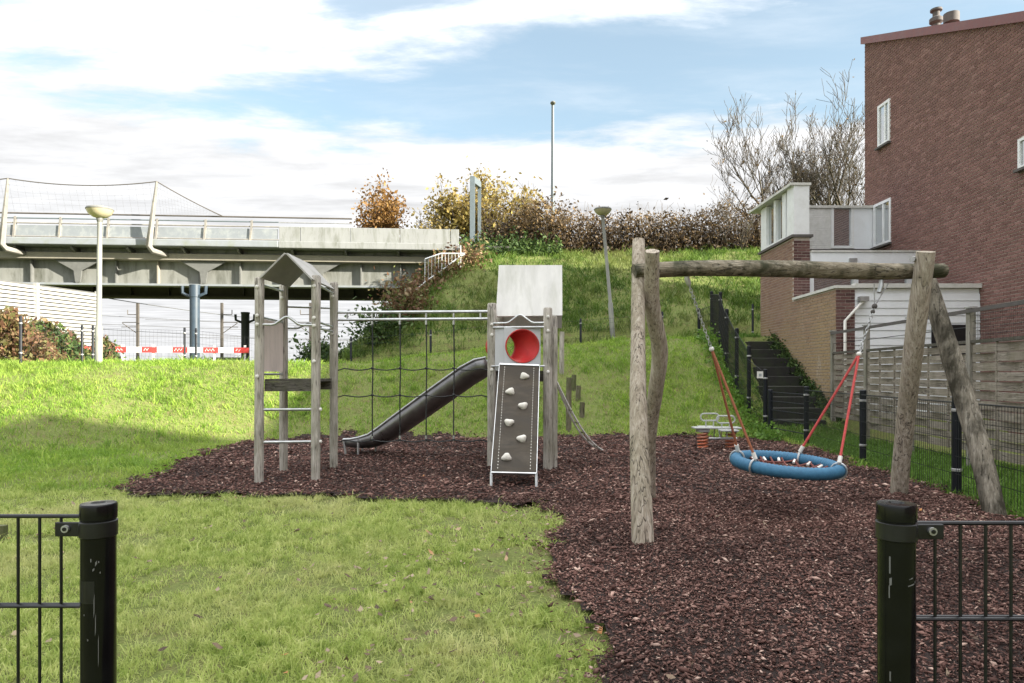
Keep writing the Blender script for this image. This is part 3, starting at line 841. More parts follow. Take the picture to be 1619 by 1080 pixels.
# flat roofs and fascias
MB().box(gx(YM) + .435, wall_x(18.4) - .004, YM - .10, YM + .12, 4.30, 4.64).build('fascia', 'white_cladding', house, bevel=.01)
MB().box(gx(YM) + .435, wall_x(18.4) - .004, YM + .125, YP - .11, 4.45, 4.60).build('flat_roof', 'roof_felt', house)
MB().box(gx(YM) + .435, wall_x(18.4) + .05, YM - .13, YM + .14, 4.643, 4.69).build('roof_trim', 'coping_pale', house)
m = MB().box(gx(YM) + .435, wall_x(18.4) - .006, YM + .16, YM + .2, 3.2, 4.3)
cl = m.build('clerestory', 'window_glass', house)
for xx in (gx(YM) + .45, 9.25, 10.72):
    MB().box(xx, xx + .13, YM + .08, YM + .157, 3.3, 4.298).build('mullion', 'white_paint', cl)
lamp = MB().box(9.02, 9.22, YM - .18, YM - .102, 4.36, 4.47).build('wall_lamp', 'steel_dull', house)
# lean-to front of white boards
XL, XR = gx(Y0) + .434, wall_x(Y0) - .02
MB().box(XL, XR, Y0 + .03, Y0 + .1, 0, 3.36).build('lean_to_wall', 'white_paint', house)
bw = .172
for k in range(20):
    z = -.02 + k * bw
    if z + bw > 3.40: break
    m = MB()
    m.hexa([(XL, Y0 - .006, z + .004), (XR, Y0 - .006, z + .004), (XR, Y0 + .029, z + .004), (XL, Y0 + .029, z + .004),
            (XL, Y0 + .008, z + bw - .008), (XR, Y0 + .008, z + bw - .008), (XR, Y0 + .029, z + bw - .008), (XL, Y0 + .029, z + bw - .008)])
    m.build('cladding_board', 'white_cladding', house)
MB().box(XL - .02, XR + .06, Y0 - .06, Y0 + .12, 3.37, 3.47).build('lean_to_trim', 'coping_pale', house)
MB().box(XL, XR, Y0 + .125, YM + .15, 3.24, 3.36).build('lean_to_roof', 'roof_felt', house)
w = MB().box(9.70, 10.56, Y0 - .02, Y0 - .008, 1.65, 2.52).build('black_hatch', 'dark_opening', house)
MB().tube([(8.08, Y0 - .1, 3.06), (7.66, Y0 - .1, 2.60), (7.66, Y0 - .1, .2)], .036, 10).build('downpipe', 'white_plastic', house, smooth=True)
MB().box(7.98, 8.18, Y0 - .17, Y0 - .03, 3.05, 3.16).build('rain_hopper', 'steel_dull', house)


# ------------------------------------------------------------------ bridge
BA, BB = Vector((-21.0, 28.0, 0)), Vector((-2.2, 29.5, 0))
bu = (BB - BA).normalized(); bv = Vector((-bu.y, bu.x, 0))       # along, and away from the camera
def bp(s, v, z): p = BA + bu * s + bv * v; return Vector((p.x, p.y, z))
def bs(px):                                                       # picture column -> distance along the bridge front
    k = (px - CX) / FPX
    return (BA.x - k * BA.y) / (k * bu.y - bu.x)
bridge = thing('road_bridge', 'grey steel and concrete road bridge with pale parapet crossing at left', 'bridge', tuple(BA))
def bbox(s0, s1, v0, v1, z0, z1, m=None):
    m = m or MB()
    return m.hexa([bp(s0, v0, z0), bp(s1, v0, z0), bp(s1, v1, z0), bp(s0, v1, z0), bp(s0, v0, z1), bp(s1, v0, z1), bp(s1, v1, z1), bp(s0, v1, z1)])
SL, SR = -34.0, bs(726)
bbox(SL, SR + .3, .9, 11, 6.55, 6.78).build('deck', 'bridge_concrete', bridge)
bbox(SL, SR + .3, 1.0, 10.9, 6.781, 6.83).build('road_surface', 'asphalt', bridge)
SJ = bs(440)
bbox(SL, SJ, -.02, .9, 6.72, 7.0).build('deck_edge', 'bridge_edge', bridge, bevel=.03)
bbox(SJ + .003, SR, .0, .9, 6.70, 7.0).build('deck_edge', 'bridge_concrete', bridge, bevel=.03)
# soffit brackets under the overhang
s = SL + .6
while s < SR:
    m = MB(); m.hexa([bp(s, .25, 6.62), bp(s + .09, .25, 6.62), bp(s + .09, .95, 6.30), bp(s, .95, 6.30), bp(s, .25, 6.70), bp(s + .09, .25, 6.70), bp(s + .09, .95, 6.70), bp(s, .95, 6.70)])
    m.build('soffit_bracket', 'bridge_stiffener', bridge); s += 2.25
bbox(SL, SR + .2, .55, 1.3, 6.22, 6.50).build('top_flange', 'bridge_cream', bridge, bevel=.015)
web = bbox(SL, SR + .2, 1.0, 1.05, 5.24, 6.217).build('girder_web', 'bridge_web', bridge)
bbox(SL, SR + .2, .75, 1.3, 5.15, 5.237).build('bottom_flange', 'bridge_edge', bridge)
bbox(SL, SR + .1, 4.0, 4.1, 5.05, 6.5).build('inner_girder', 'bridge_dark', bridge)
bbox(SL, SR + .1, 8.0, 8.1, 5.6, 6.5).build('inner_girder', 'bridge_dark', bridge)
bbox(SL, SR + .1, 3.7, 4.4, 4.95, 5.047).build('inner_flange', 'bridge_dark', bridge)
s = SL + .3; k = 0
while s < SR:
    k += 1
    m = bbox(s, s + .05, .80, .998, 5.24, 6.215); m.build('stiffener', 'bridge_stiffener' if k % 4 else 'bridge_cream', bridge)
    bbox(s + .9, s + .98, 3.85, 3.998, 5.06, 5.9).build('inner_stiffener', 'bridge_dark', bridge)
    s += 1.72
for px in (108, 312, 500):                                        # splayed gusset brackets
    s = bs(px)
    m = MB(); m.hexa([bp(s - .9, .62, 6.2), bp(s + .9, .62, 6.2), bp(s + .9, .66, 6.215), bp(s - .9, .66, 6.215),
                      bp(s - .95, .60, 6.217), bp(s + .95, .60, 6.217), bp(s + .95, .70, 6.219), bp(s - .95, .70, 6.219)])
    m2 = MB()
    prof = [(-.95, 6.2), (.95, 6.2), (.16, 5.75), (.10, 5.26), (-.10, 5.26), (-.16, 5.75)]
    n = len(prof); v = [bp(s + a, .70, z) for a, z in prof] + [bp(s + a, .78, z) for a, z in prof]
    m2.add(v, [tuple(range(n)), tuple(reversed(range(n, 2 * n)))] + [(i, i + n, (i + 1) % n + n, (i + 1) % n) for i in range(n)])
    m2.build('gusset', 'bridge_stiffener', bridge)
# parapet left part: panels, posts and rails; right part: white concrete upstand
ps = [bs(p) for p in (20, 92, 168, 245, 322, 395, 440)]
step = ps[2] - ps[1]
lefts = [ps[0] - step * k for k in range(9, 0, -1)] + ps
for a, b in zip(lefts[:-1], lefts[1:]):
    bbox(a + .05, b - .05, .10, .14, 7.06, 7.52).build('parapet_panel', 'bridge_panel', bridge)
    m = MB(); m.hexa([bp(a - .04, .03, 7.0), bp(a + .04, .03, 7.0), bp(a + .04, .16, 7.0), bp(a - .04, .16, 7.0), bp(a + .03, .03, 7.86), bp(a + .11, .03, 7.86), bp(a + .11, .12, 7.86), bp(a + .03, .12, 7.86)])
    m.build('parapet_post', 'mast_white', bridge)
for z, r_, mt in ((8.0, .035, 'mast_dark'), (7.80, .028, 'gantry_grey'), (7.60, .03, 'mast_white'), (7.05, .03, 'mast_white')):
    MB().tube([bp(SL, .08, z), bp(SJ if z < 7.9 else bs(556), .08, z)], r_, 6).build('rail', mt, bridge, smooth=True)
a = SJ
for px in (474, 553, 632, 712, 726):
    b = bs(px)
    bbox(a + .012, b - .012, .06, .18, 7.003, 7.62).build('parapet_slab', 'bridge_concrete', bridge, bevel=.012); a = b
for v, z in ((.12, 7.80), (.12, 8.0), (10, 8.05), (10, 7.7)):
    MB().tube([bp(bs(440), v, z), bp(bs(556) if v < 1 else bs(840), v, z)], .022, 5).build('rail', 'steel_dull', bridge)
for i in range(26):
    s = bs(545) + i * .42
    if s > bs(830): break
    MB().tube([bp(s, 10, 6.9), bp(s, 10, 8.05)], .014, 4).build('baluster', 'steel_dull', bridge)
# raking masts with safety net
tops = []
for px in (-245, 8, 239):
    s = bs(px)
    b0 = bp(s + .42, .55, 6.42); b1 = bp(s + .08, -.08, 6.50); b2 = bp(s - .02, -.16, 6.68); t0 = bp(s + .46, -.55, 9.25)
    m = MB().tube([b0, b1, b2, b2.lerp(t0, .5), t0], [.10, .12, .13, .09, .045], 8)
    m.build('raking_mast', 'mast_white', bridge, smooth=True)
    tops.append(t0)
def sag(a, b, d, n=20): return [a.lerp(b, i / n) - Vector((0, 0, d * 4 * (i / n) * (1 - i / n))) for i in range(n + 1)]
e0 = bp(bs(352), 0, 8.0)
for a, b, d in ((tops[0], tops[1], .25), (tops[1], tops[2], .22), (tops[2], e0, .05)):
    cabs = sag(a, b, d)
    MB().tube(cabs, .022, 5).build('net_cable', 'mast_dark', bridge)
    nm = MB()
    for i in range(0, 21):
        p = cabs[i]; q_ = bp((p - BA).dot(bu), -.15, 8.0)
        if p.z > 8.06: nm.tube([p, q_], .0024, 3, cap=False)
    for j in range(1, 5):
        pts = [Vector((p.x, p.y, 8.0 + (max(p.z, 8.0) - 8.0) * j / 5)) for p in cabs]
        nm.tube(pts, .0024, 3, cap=False)
    nm.build('safety_net', 'wire_dark', bridge, kind='stuff')
# columns
for px, d, r_, mt in ((308, 28.9, .20, 'column_blue'), (388, 37.0, .215, 'column_dark')):
    p = at(px, 560, d)
    m = MB().lathe((p.x, p.y, 0), [(r_, .8), (r_, 4.60), (r_ + .02, 4.62), (r_ + .02, 5.13 if d < 30 else 4.7)], 20)
    c = m.build('column', mt, bridge, smooth=True)
    z = 5.0 if d < 30 else 4.5
    for sx in (-1, 1):
        MB().tube([p + Vector((sx * r_ * .9, -.05, z - .35 - p.z)), p + Vector((sx * (r_ + .28), -.05, z - .22 - p.z)), p + Vector((sx * (r_ + .30), -.05, z + .08 - p.z))], .07, 6).build('bracket', mt, c, smooth=True)
for px, d in ((311, 33), (420, 42)):
    pass
# abutment
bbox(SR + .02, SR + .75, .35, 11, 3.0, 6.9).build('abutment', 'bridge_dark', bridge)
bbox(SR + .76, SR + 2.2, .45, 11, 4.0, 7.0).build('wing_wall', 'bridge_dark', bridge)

# stair railing climbing the hill beside the bridge
st = thing('stair_railing', 'grey galvanised stair railing climbing the hill beside the bridge', 'railing', tuple(at(700, 440, 27.6)))
pts_t = [at(672, 410, 27.4), at(697, 401, 27.7), at(735, 401, 28.2)]
low_ = [at(640, 474, 27.0), at(672, 446, 27.4), at(698, 428, 27.7), at(727, 406, 28.1), at(735, 402, 28.2)]
MB().tube(pts_t, .03, 6).build('top_rail', 'galvanised', st, smooth=True)
MB().tube(low_, .03, 6).build('lower_rail', 'galvanised', st, smooth=True)
for i in range(12):
    px = 672 + i * 5.3
    d = 27.4 + (px - 672) / 63 * .8
    pt = np.interp(px, [672, 697, 735], [410, 401, 401]); pb_ = np.interp(px, [640, 672, 698, 727, 735], [474, 446, 428, 406, 402])
    if pb_ - pt < 1: pb_ = pt + 3
    a = at(px, pt, d); b = at(px, pb_ + (12 if i % 5 == 0 else 0), d)
    MB().tube([a, b], .025 if i % 5 == 0 else .013, 5).build('baluster', 'galvanised', st)
MB().tube([at(641, 456, 27.0), at(645, 482, 27.0)], .03, 5).build('post', 'galvanised', st)
MB().tube([at(728, 388, 28.1), at(728, 425, 28.1)], .03, 5).build('post', 'galvanised', st)

# gantry and street light on the embankment
b0 = at(747, 396, 31.0)
gt = thing('signal_gantry', 'grey steel portal mast standing at the right end of the bridge', 'mast', tuple(b0))
MB().box(b0.x - .11, b0.x + .11, b0.y - .11, b0.y + .11, 6.2, at(747, 281, 31).z).build('mast', 'gantry_grey', gt)
b1 = at(758, 372, 38)
MB().box(b1.x - .09, b1.x + .09, b1.y - .09, b1.y + .09, 6.5, at(758, 291, 38).z).build('mast', 'gantry_grey', gt)
MB().bar(Vector((b0.x, b0.y, at(747, 284, 31).z)), Vector((b1.x, b1.y, at(758, 318, 38).z + .9)), .2, .3).build('crossbeam', 'gantry_grey', gt)
MB().lathe((b0.x, b0.y, 0), [(.2, 6.4), (.2, 6.75), (.13, 6.8), (.13, 6.85)], 10).build('foot', 'gantry_grey', gt)
b = at(874, 400, 37); top = at(874, 166, 37)
sl_ = thing('street_light', 'tall thin dark street light rising behind the hedge', 'street light', (b.x, b.y, 6.7))
MB().tube([(b.x, b.y, 6.6), (b.x, b.y, 9), (top.x, top.y, top.z)], [.13, .11, .075], 8).build('pole', 'gantry_grey', sl_, smooth=True)
MB().ball((top.x, top.y - .1, top.z + .06), .15, 8, 6, (1, 1.6, .6)).build('lamp_head', 'lamp_lid', sl_, smooth=True)

# ------------------------------------------------------------------ lamp posts with bowl heads
def bowl_lamp(base, top, rb, label, tilt=0):
    base = Vector(base); top = Vector(top)
    o = thing('lamp_post', label, 'lamp post', tuple(base), 'park lamps with cream bowl heads')
    neck = top - Vector((0, 0, .33))
    MB().tube([base - Vector((0, 0, .3)), base.lerp(neck, .25), base.lerp(neck, .26), neck], [.085, .085, .06, .055], 12).build('pole', 'lamp_pole', o, smooth=True)
    MB().lathe(neck, [(.06, -.02), (.075, .04), (.075, .07)], 12).build('collar', 'lamp_lid', o, smooth=True)
    MB().lathe(neck, [(.07, .07), (.16, .10), (.25, .17), (.295, .26)], 24).build('bowl', 'lamp_bowl', o, smooth=True)
    MB().lathe(neck, [(.30, .262), (.305, .285), (.28, .32), (.12, .36), (.02, .365)], 24).build('lid', 'lamp_lid', o, smooth=True)
    return o
p = at(156, 566, 16.4); zt = at(158, 328, 16.4)
bowl_lamp((p.x, p.y, h1(p.x, p.y)), (zt.x, zt.y, zt.z), .3, 'upright lamp post with cream bowl head in front of the bridge, left')
p = hit(969, 536, 16, 24); zt = at(953, 329, p.y)
bowl_lamp(p, zt, .3, 'leaning lamp post with cream bowl head on the hillside')

# ------------------------------------------------------------------ left background
nb0, nb1 = Vector((-20.5, 15.0, 0)), Vector((-17.0, 28.0, 0))
nbar = thing('noise_barrier', 'white slatted noise barrier wall beside the railway, far left', 'barrier', (nb1.x, nb1.y, 1.1))
un = (nb1 - nb0).normalized()
L = (nb1 - nb0).length
for k in range(5):
    a = nb0 + un * (L * k / 5); b = nb0 + un * (L * (k + 1) / 5)
    m = MB()
    for j in range(24):
        z = 1.25 + j * .145
        m.bar(a + Vector((0, 0, z)), b - un * .02 + Vector((0, 0, z)), .05, .095)
    pn = m.build('slat_panel', 'barrier_white', nbar, kind='stuff')
    MB().bar(a + Vector((-.05, .01, 2.95)), b + Vector((-.05, .01, 2.95)), .03, 3.5).build('added_backing', 'gap_dark', nbar)  # dark sheet added behind the slats so their gaps read dark
    MB().bar(b + Vector((0, 0, 1.0)), b + Vector((0, 0, 4.75)), .14, .14, (0, 1, 0)).build('post', 'barrier_white', nbar)

# red and white boundary barrier
bar0, bar1 = at(-60, 553, 25.5), at(384, 553, 27.5)
z0 = 2.32
br = thing('striped_barrier', 'red and white striped plank barrier with graffiti under the bridge', 'barrier', (bar0.x, bar0.y, 1.15))
px = -66; kk = 0
while px < 372:
    d0 = 25.5 + (px + 60) / 444 * 2; d1 = 25.5 + (px + 24 + 60) / 444 * 2
    a = at(px, 553, d0); b = at(px + 24.2, 553, d1)
    a.z = b.z = z0
    pl = MB().bar(a, b, .04, .215).build('plank', 'plank_red' if kk % 2 == 0 else 'plank_white', br)
    if kk % 2 == 0 and kk > 4:                                  # scrawled strokes
        m = MB()
        pts = [a.lerp(b, .15 + .1 * i) + Vector((0, -.026, (.06 if i % 2 else -.05) * (1 - .4 * random.random()))) for i in range(random.choice((4, 6, 7)))]
        m.tube(pts, .012, 4).build('graffiti_stroke', 'plank_white', pl)
    if kk % 2 == 0:
        c = a.lerp(b, .7); MB().box(c.x - .035, c.x + .035, c.y + .03, c.y + .10, 1.0, z0 + .2).build('post', 'plank_white', br)
    px += 24.2; kk += 1
a = at(62, 534, 25.9); b = at(88, 557, 25.9)
sg = thing('notice_board', 'small white notice board with blue emblem on striped barrier', 'sign', (a.x, a.y, 1.2))
MB().box(a.x, b.x, a.y - .10, a.y - .07, b.z, a.z).build('board', 'plank_white', sg)
MB().box(a.x + .06, b.x - .1, a.y - .104, a.y - .101, a.z - .10, a.z - .075).build('red_line', 'plank_red', sg)
MB().box(a.x + .06, b.x - .2, a.y - .104, a.y - .101, a.z - .16, a.z - .14).build('red_line', 'plank_red', sg)
m = MB().tube([Vector((a.x + .42 + .09 * math.cos(t_), a.y - .103, a.z - .34 + .09 * math.sin(t_))) for t_ in [i * math.pi / 6 for i in range(12)]], .016, 4, closed=True)
m.build('emblem', 'ink_blue', sg)
MB().box(a.x + .39, a.x + .45, a.y - .105, a.y - .102, a.z - .37, a.z - .31).build('emblem', 'ink_blue', sg)

# catenary masts and wires
def catenary(px, d, side, label):
    b = at(px, 565, d); zt = at(px, 479, d).z
    o = thing('catenary_mast', label, 'mast', (b.x, b.y, 1.1), 'railway masts seen under the bridge')
    MB().box(b.x - .075, b.x + .075, b.y - .07, b.y + .07, .9, zt).build('mast', 'mast_dark', o)
    for dz, ln in ((-.75, .65), (-1.25, 1.0), (-1.55, 1.05)):
        MB().tube([(b.x, b.y, zt + dz), (b.x + side * ln, b.y, zt + dz)], .025, 4).build('arm', 'mast_dark', o)
    MB().tube([(b.x, b.y, zt - 2.0), (b.x + side * 1.0, b.y, zt - 1.3)], .025, 4).build('stay', 'mast_dark', o)
    MB().tube([(b.x + side * .65, b.y, zt - .75), (b.x + side * .65, b.y, zt - .45)], .03, 4).build('insulator', 'mast_dark', o)
catenary(218, 44, -1, 'dark catenary mast left of the blue bridge column')
catenary(351, 44, 1, 'dark catenary mast right of the blue bridge column')
catenary(491, 44, -1, 'dark catenary mast seen between the posts of the ladder tower')
for i, (pa, pb_) in enumerate((((160, 470, 36), (420, 505, 60)), ((150, 498, 44), (640, 520, 52)), ((150, 512, 44), (640, 526, 52)), ((160, 530, 46), (640, 536, 54)), ((230, 505, 46), (640, 512, 52)), ((150, 520, 40), (640, 541, 50)))):
    o = MB().tube(sag(at(*pa), at(*pb_), .1, 8), .014 if i else .022, 4).build('overhead_wire', 'wire_dark')
    P(o, ['thick slanting overhead railway wire beside the blue column', 'topmost thin overhead railway wire', 'second thin overhead railway wire from the top', 'thin level overhead railway wire low under the bridge', 'short thin overhead wire right of the left mast', 'lowest sloping overhead railway wire'][i], 'wire', 'railway wires under the bridge')
c = at(362, 562, 40)
cab = thing('trackside_cabinet', 'low grey trackside cabinet beside the railway mast', 'cabinet', (c.x, c.y, 1.1))
MB().box(c.x - .9, c.x + .6, c.y, c.y + 1, 1.1, 2.2).build('body', 'plank_white', cab, bevel=.03)
MB().box(c.x - 1, c.x + .7, c.y - .1, c.y + 1.1, 2.203, 2.32).build('lid', 'cabinet', cab)

# ------------------------------------------------------------------ foreground fences
def front_fence(pxp, d, sgn, bars, rodx, label):
    X = (pxp - CX) / FPX * d
    zt = EYE - (795 - HY) / FPX * d
    o = thing('mesh_fence', label, 'fence', (X, d, 0), 'black fence panels at the entrance')
    post = MB().lathe((X, d, 0), [(.036, -.1), (.036, zt - .035)], 48).build('post', 'black_paint', o, smooth=True)
    MB().lathe((X, d, 0), [(.0362, zt - .036), (.0380, zt - .034), (.0380, zt - .005), (.0374, zt - .002), (.036, zt), (.016, zt + .001), (.013, zt - .003)], 48).build('cap', 'black_paint', post, smooth=True)
    MB().lathe((X, d, 0), [(.0365, zt - .075), (.0392, zt - .073), (.0392, zt - .040), (.0365, zt - .038)], 28).build('clamp_ring', 'black_rod', post, smooth=True)
    zc = zt - .056
    MB().box(min(X + sgn * .036, X + sgn * .092), max(X + sgn * .036, X + sgn * .092), d - .012, d - .004, zc - .018, zc + .014).build('clamp_plate', 'black_rod', post, bevel=.002)
    m = MB(); bx_ = X + sgn * .066
    m.tube([(bx_, d - .012, zc), (bx_, d - .018, zc)], .0085, 14)
    bolt = m.build('bolt', 'galvanised', post, smooth=True)
    MB().tube([(bx_, d - .018, zc), (bx_, d - .020, zc)], .0045, 8).build('bolt_head', 'black_rod', bolt)
    def patch(a0, a1, z0_, z1_, mat, nm, slope=0.0):                # thin mark lying on the round post
        m = MB(); n_ = 5
        for i_ in range(n_):
            t0, t1 = a0 + (a1 - a0) * i_ / n_, a0 + (a1 - a0) * (i_ + 1) / n_
            v_ = []
            for rr in (.0361, .0364):
                for (t_, zz) in ((t0, z0_), (t1, z0_), (t1, z1_), (t0, z1_)):
                    k_ = (t_ - a0) * slope
                    v_.append((X + rr * math.sin(t_), d - rr * math.cos(t_), zz + k_))
            m.add(v_, [(4, 5, 6, 7), (0, 3, 2, 1)])
        m.build(nm, mat, post)
    for (a0, a1, zz0, zz1, sl_p) in ((( .10, .16, -.125, -.118, 0), (.36, .46, -.135, -.127, .05), (.52, .58, -.128, -.124, 0), (.22, .32, -.146, -.141, .03), (.60, .66, -.152, -.148, 0), (-.35, -.29, -.245, -.241, 0), (-.1, -.03, -.30, -.296, 0),
                                      (.28, .33, -.25, -.21, .3), (.36, .40, -.29, -.25, .3), (.52, .55, -.36, -.30, .4)) if sgn < 0 else
                                     ((-.88, -.80, -.14, -.105, 0), (-.86, -.74, -.165, -.15, .02), (-.9, -.84, -.19, -.165, 0), (-.82, -.70, -.40, -.375, 0), (-.86, -.78, -.36, -.34, 0), (.18, .42, -.150, -.148, .01), (.10, .55, -.164, -.1615, .008), (.6, .66, -.158, -.154, 0))):
        patch(a0, a1, zt + zz0, zt + zz1, 'scuff', 'scuff_mark', sl_p)
    if sgn < 0: patch(-.95, .32, zt - .218, zt - .168, 'black_rod', 'sticker')
    far_ = X + sgn * 2.45
    zb = zt
    levels = [EYE - (b_ - HY) / FPX * d for b_ in bars]
    stepz = levels[0] - levels[1]
    z = levels[0]; i = 0
    while z > .06:
        for yy in ((-.0065, .0065) if i else (0,)):
            MB().tube([(X + sgn * (.03 if i else .034), d + yy, z), (far_, d + yy, z)], .0042 if i else .0048, 8).build('cross_wire', 'black_rod', o, smooth=True)
        z -= stepz; i += 1
    x0 = (rodx[0] - CX) / FPX * d; sx = (rodx[1] - rodx[0]) / FPX * d
    for k in range(42):
        xx = x0 + k * sx
        if sgn * (xx - far_) > 0: break
        MB().tube([(xx, d, .03), (xx, d, levels[0])], .0033, 8).build('rod', 'black_rod', o, smooth=True)
front_fence(156, 1.55, -1, (816, 957), (97, 63), 'black mesh fence panel with scratched round post, lower left corner')
front_fence(1417, 1.42, 1, (827, 977), (1478, 1518), 'black mesh fence panel with scuffed round post, lower right corner')
st_ = hit(2, 857)
o = thing('wood_stump', 'small brown wooden block at left edge of lawn', 'stump', tuple(st_))
MB().tube([st_ + Vector((-.08, 0, -.05)), st_ + Vector((-.08, .02, .13))], [.1, .095], 10, jit=lambda i, k: random.uniform(.92, 1.08)).build('block', 'stump_wood', o)

# ------------------------------------------------------------------ climbing frame
cf = thing('climbing_frame', 'wooden climbing frame of two towers joined by net, with slide and ramp', 'climbing frame', (-1.3, 9.6, 0))
def round_post(x, y, zt, r=.062, lean=(0, 0), name='post', mat='post_wood', base=-.15):
    n = 10
    pts = [Vector((x + lean[0] * i / n, y + lean[1] * i / n, base + (zt - base) * i / n)) for i in range(n + 1)]
    rs = [r * (1 + .03 * math.sin(i * 1.7 + x)) for i in range(n + 1)]
    ph = [random.uniform(.96, 1.04) for _ in range(16)]
    pts.append(pts[-1] + Vector((0, 0, .02))); rs.append(r * .8)
    return MB().tube(pts, rs, 14, jit=lambda i, k: ph[k % 16] * (1 + .01 * math.sin(i * 3 + k))).build(name, mat, cf, smooth=True)
LF, LR_, LBk, LBR = (-3.18, 8.58), (-2.50, 8.68), (-3.20, 9.56), (-2.56, 9.80)
TH = {LF: 2.58, LR_: 2.62, LBk: 2.62, LBR: 2.68}
for p in (LF, LR_, LBk, LBR):
    round_post(p[0], p[1], TH[p], .058, (random.uniform(-.01, .01), 0))
def bolt(x, y, z, ax=(0, -1, 0)):
    a = Vector((x, y, z)); b = a + Vector(ax) * .022
    MB().tube([a, b, b + Vector(ax) * .006], [.024, .022, .010], 8).build('bolt_cap', 'white_plastic', cf, smooth=True)
for p, zs in ((LF, (2.48, 2.12, 2.01, 1.36)), (LR_, (2.5, 2.1, 2.0, 1.55)), (LBk, (2.45,)), (LBR, (2.5, 1.97))):
    for z in zs: bolt(p[0], p[1] - .056, z)
bolt(LR_[0] + .055, LR_[1], .94, (1, 0, 0)); bolt(LR_[0] + .055, LR_[1], .53, (1, 0, 0))
# gable roof of the ladder tower
def slab(a, b, c, d, t_, name, mat, parent=cf):
    a, b, c, d = map(Vector, (a, b, c, d)); n = (b - a).cross(d - a).normalized() * t_
    return MB().hexa([a, b, c, d, a + n, b + n, c + n, d + n]).build(name, mat, parent)
rf, rb_ = Vector((-2.82, 8.50, 2.885)), Vector((-2.87, 9.72, 2.93))
slab((-3.13, 8.5, 2.58), (-3.16, 9.7, 2.62), rb_ + Vector((-.004, 0, 0)), rf + Vector((-.004, 0, 0)), -.02, 'roof_panel', 'tower_roof')
slab(rf + Vector((.004, 0, 0)), rb_ + Vector((.004, 0, 0)), (-2.54, 9.72, 2.58), (-2.50, 8.5, 2.56), -.02, 'roof_panel', 'tower_roof')
MB().tube([(LF[0], LF[1], 2.52), (LBk[0], LBk[1], 2.54)], .016, 8).build('eave_rod', 'galvanised', cf, smooth=True)
MB().tube([(LR_[0], LR_[1], 2.54), (LBR[0], LBR[1], 2.54)], .016, 8).build('eave_rod', 'galvanised', cf, smooth=True)
def wave(a, b, z, amp, name='wave_rail'):
    a = Vector((*a, z)); b = Vector((*b, z))
    pts = [a, a.lerp(b, .24), a.lerp(b, .30) + Vector((0, 0, amp * .12)), a.lerp(b, .46) + Vector((0, 0, amp * .93)), a.lerp(b, .50) + Vector((0, 0, amp)), a.lerp(b, .54) + Vector((0, 0, amp * .93)), a.lerp(b, .70) + Vector((0, 0, amp * .12)), a.lerp(b, .76), b]
    return MB().tube(pts, .016, 8).build(name, 'galvanised', cf, smooth=True)
wave((LF[0], LF[1] - .02), (LR_[0], LR_[1] - .02), 2.01, .10)
wave(LBk, LBR, 2.03, .08)
MB().tube([(LBk[0], LBk[1], 2.33), (LBR[0], LBR[1], 2.33)], .014, 8).build('rail', 'galvanised', cf, smooth=True)
for z0_, z1_ in ((2.06, 2.06), (1.98, 1.99)):
    MB().tube([(LR_[0], LR_[1], z0_), (LBR[0], LBR[1], z1_)], .016, 8).build('rail', 'galvanised', cf, smooth=True)
for z in (.94, .53):
    MB().tube([(LF[0], LF[1], z), (LR_[0], LR_[1], z)], .019, 10).build('rung', 'galvanised', cf, smooth=True)
slab((LF[0] - .005, LF[1] + .06, 1.42), (LBk[0] - .005, LBk[1] - .06, 1.42), (LBk[0] - .005, LBk[1] - .06, 2.09), (LF[0] - .005, LF[1] + .06, 2.09), .018, 'side_panel', 'pink_panel')
for z in (1.385, 2.11):
    MB().tube([(LF[0], LF[1], z), (LBk[0], LBk[1], z)], .014, 8).build('panel_rod', 'galvanised', cf, smooth=True)
def deck(x0, x1, y0, y1, z, n=6):
    w = (y1 - y0) / n
    for i in range(n):
        MB().box(x0, x1, y0 + i * w + .004, y0 + (i + 1) * w - .004, z, z + .035).build('deck_plank', 'deck_wood', cf)
    for yy in (y0, y1 - .05):
        MB().box(x0, x1, yy, yy + .05, z - .12, z - .002).build('deck_beam', 'deck_wood', cf)
deck(-3.14, -2.55, 8.66, 9.66, 1.29, 7)
# monkey bars and rope net between the towers
RFx = {'FL': (-.29, 9.86), 'FR': (.51, 9.72), 'BL': (-.20, 10.85), 'BR': (.66, 10.75)}
a, b = Vector((*LBR, 2.27)), Vector((*RFx['FL'], 2.29))
for dz in (0, -.105):
    MB().tube([a + Vector((0, 0, dz)), b + Vector((0, 0, dz))], .02, 8).build('top_bar', 'galvanised', cf, smooth=True)
def on_net(px, z):
    k = (px - 528) / (775 - 528); p = a.lerp(b, k); return Vector((p.x, p.y, z))
for px in (549, 588, 631, 672, 715, 757):
    MB().tube([on_net(px, 2.17), on_net(px, 2.28)], .014, 6).build('spacer', 'galvanised', cf)
net = MB().tube([on_net(588, 2.17), on_net(588, 2.15)], .02, 6).build('rope_net', 'black_rope', cf)
for px in (588, 631, 672, 715):
    MB().tube([on_net(px, 2.17), on_net(px + 1, 1.48), on_net(px, 1.1), on_net(px, .44)], .0095, 6).build('rope', 'black_rope', net, smooth=True)
    MB().tube([on_net(px, 2.10), on_net(px, 2.165)], .017, 6).build('ferrule', 'galvanised', net)
    MB().tube([on_net(px, .42), on_net(px, .50)], .015, 6).build('ferrule', 'galvanised', net)
for z in (1.47, 1.085, .44):
    pts = []
    for i in range(31):
        px = 528 + (775 - 528) * i / 30
        ph = ((px - 588) / 42.3) % 1
        pts.append(on_net(px, z - .028 * math.sin(math.pi * ph) * (1 if 545 < px < 760 else 1.4)))
    MB().tube(pts, .0095, 6).build('rope', 'black_rope', net, smooth=True)
    for px in (588, 631, 672, 715):
        MB().ball(on_net(px, z), .022, 8, 6).build('knot', 'black_rope', net, smooth=True)
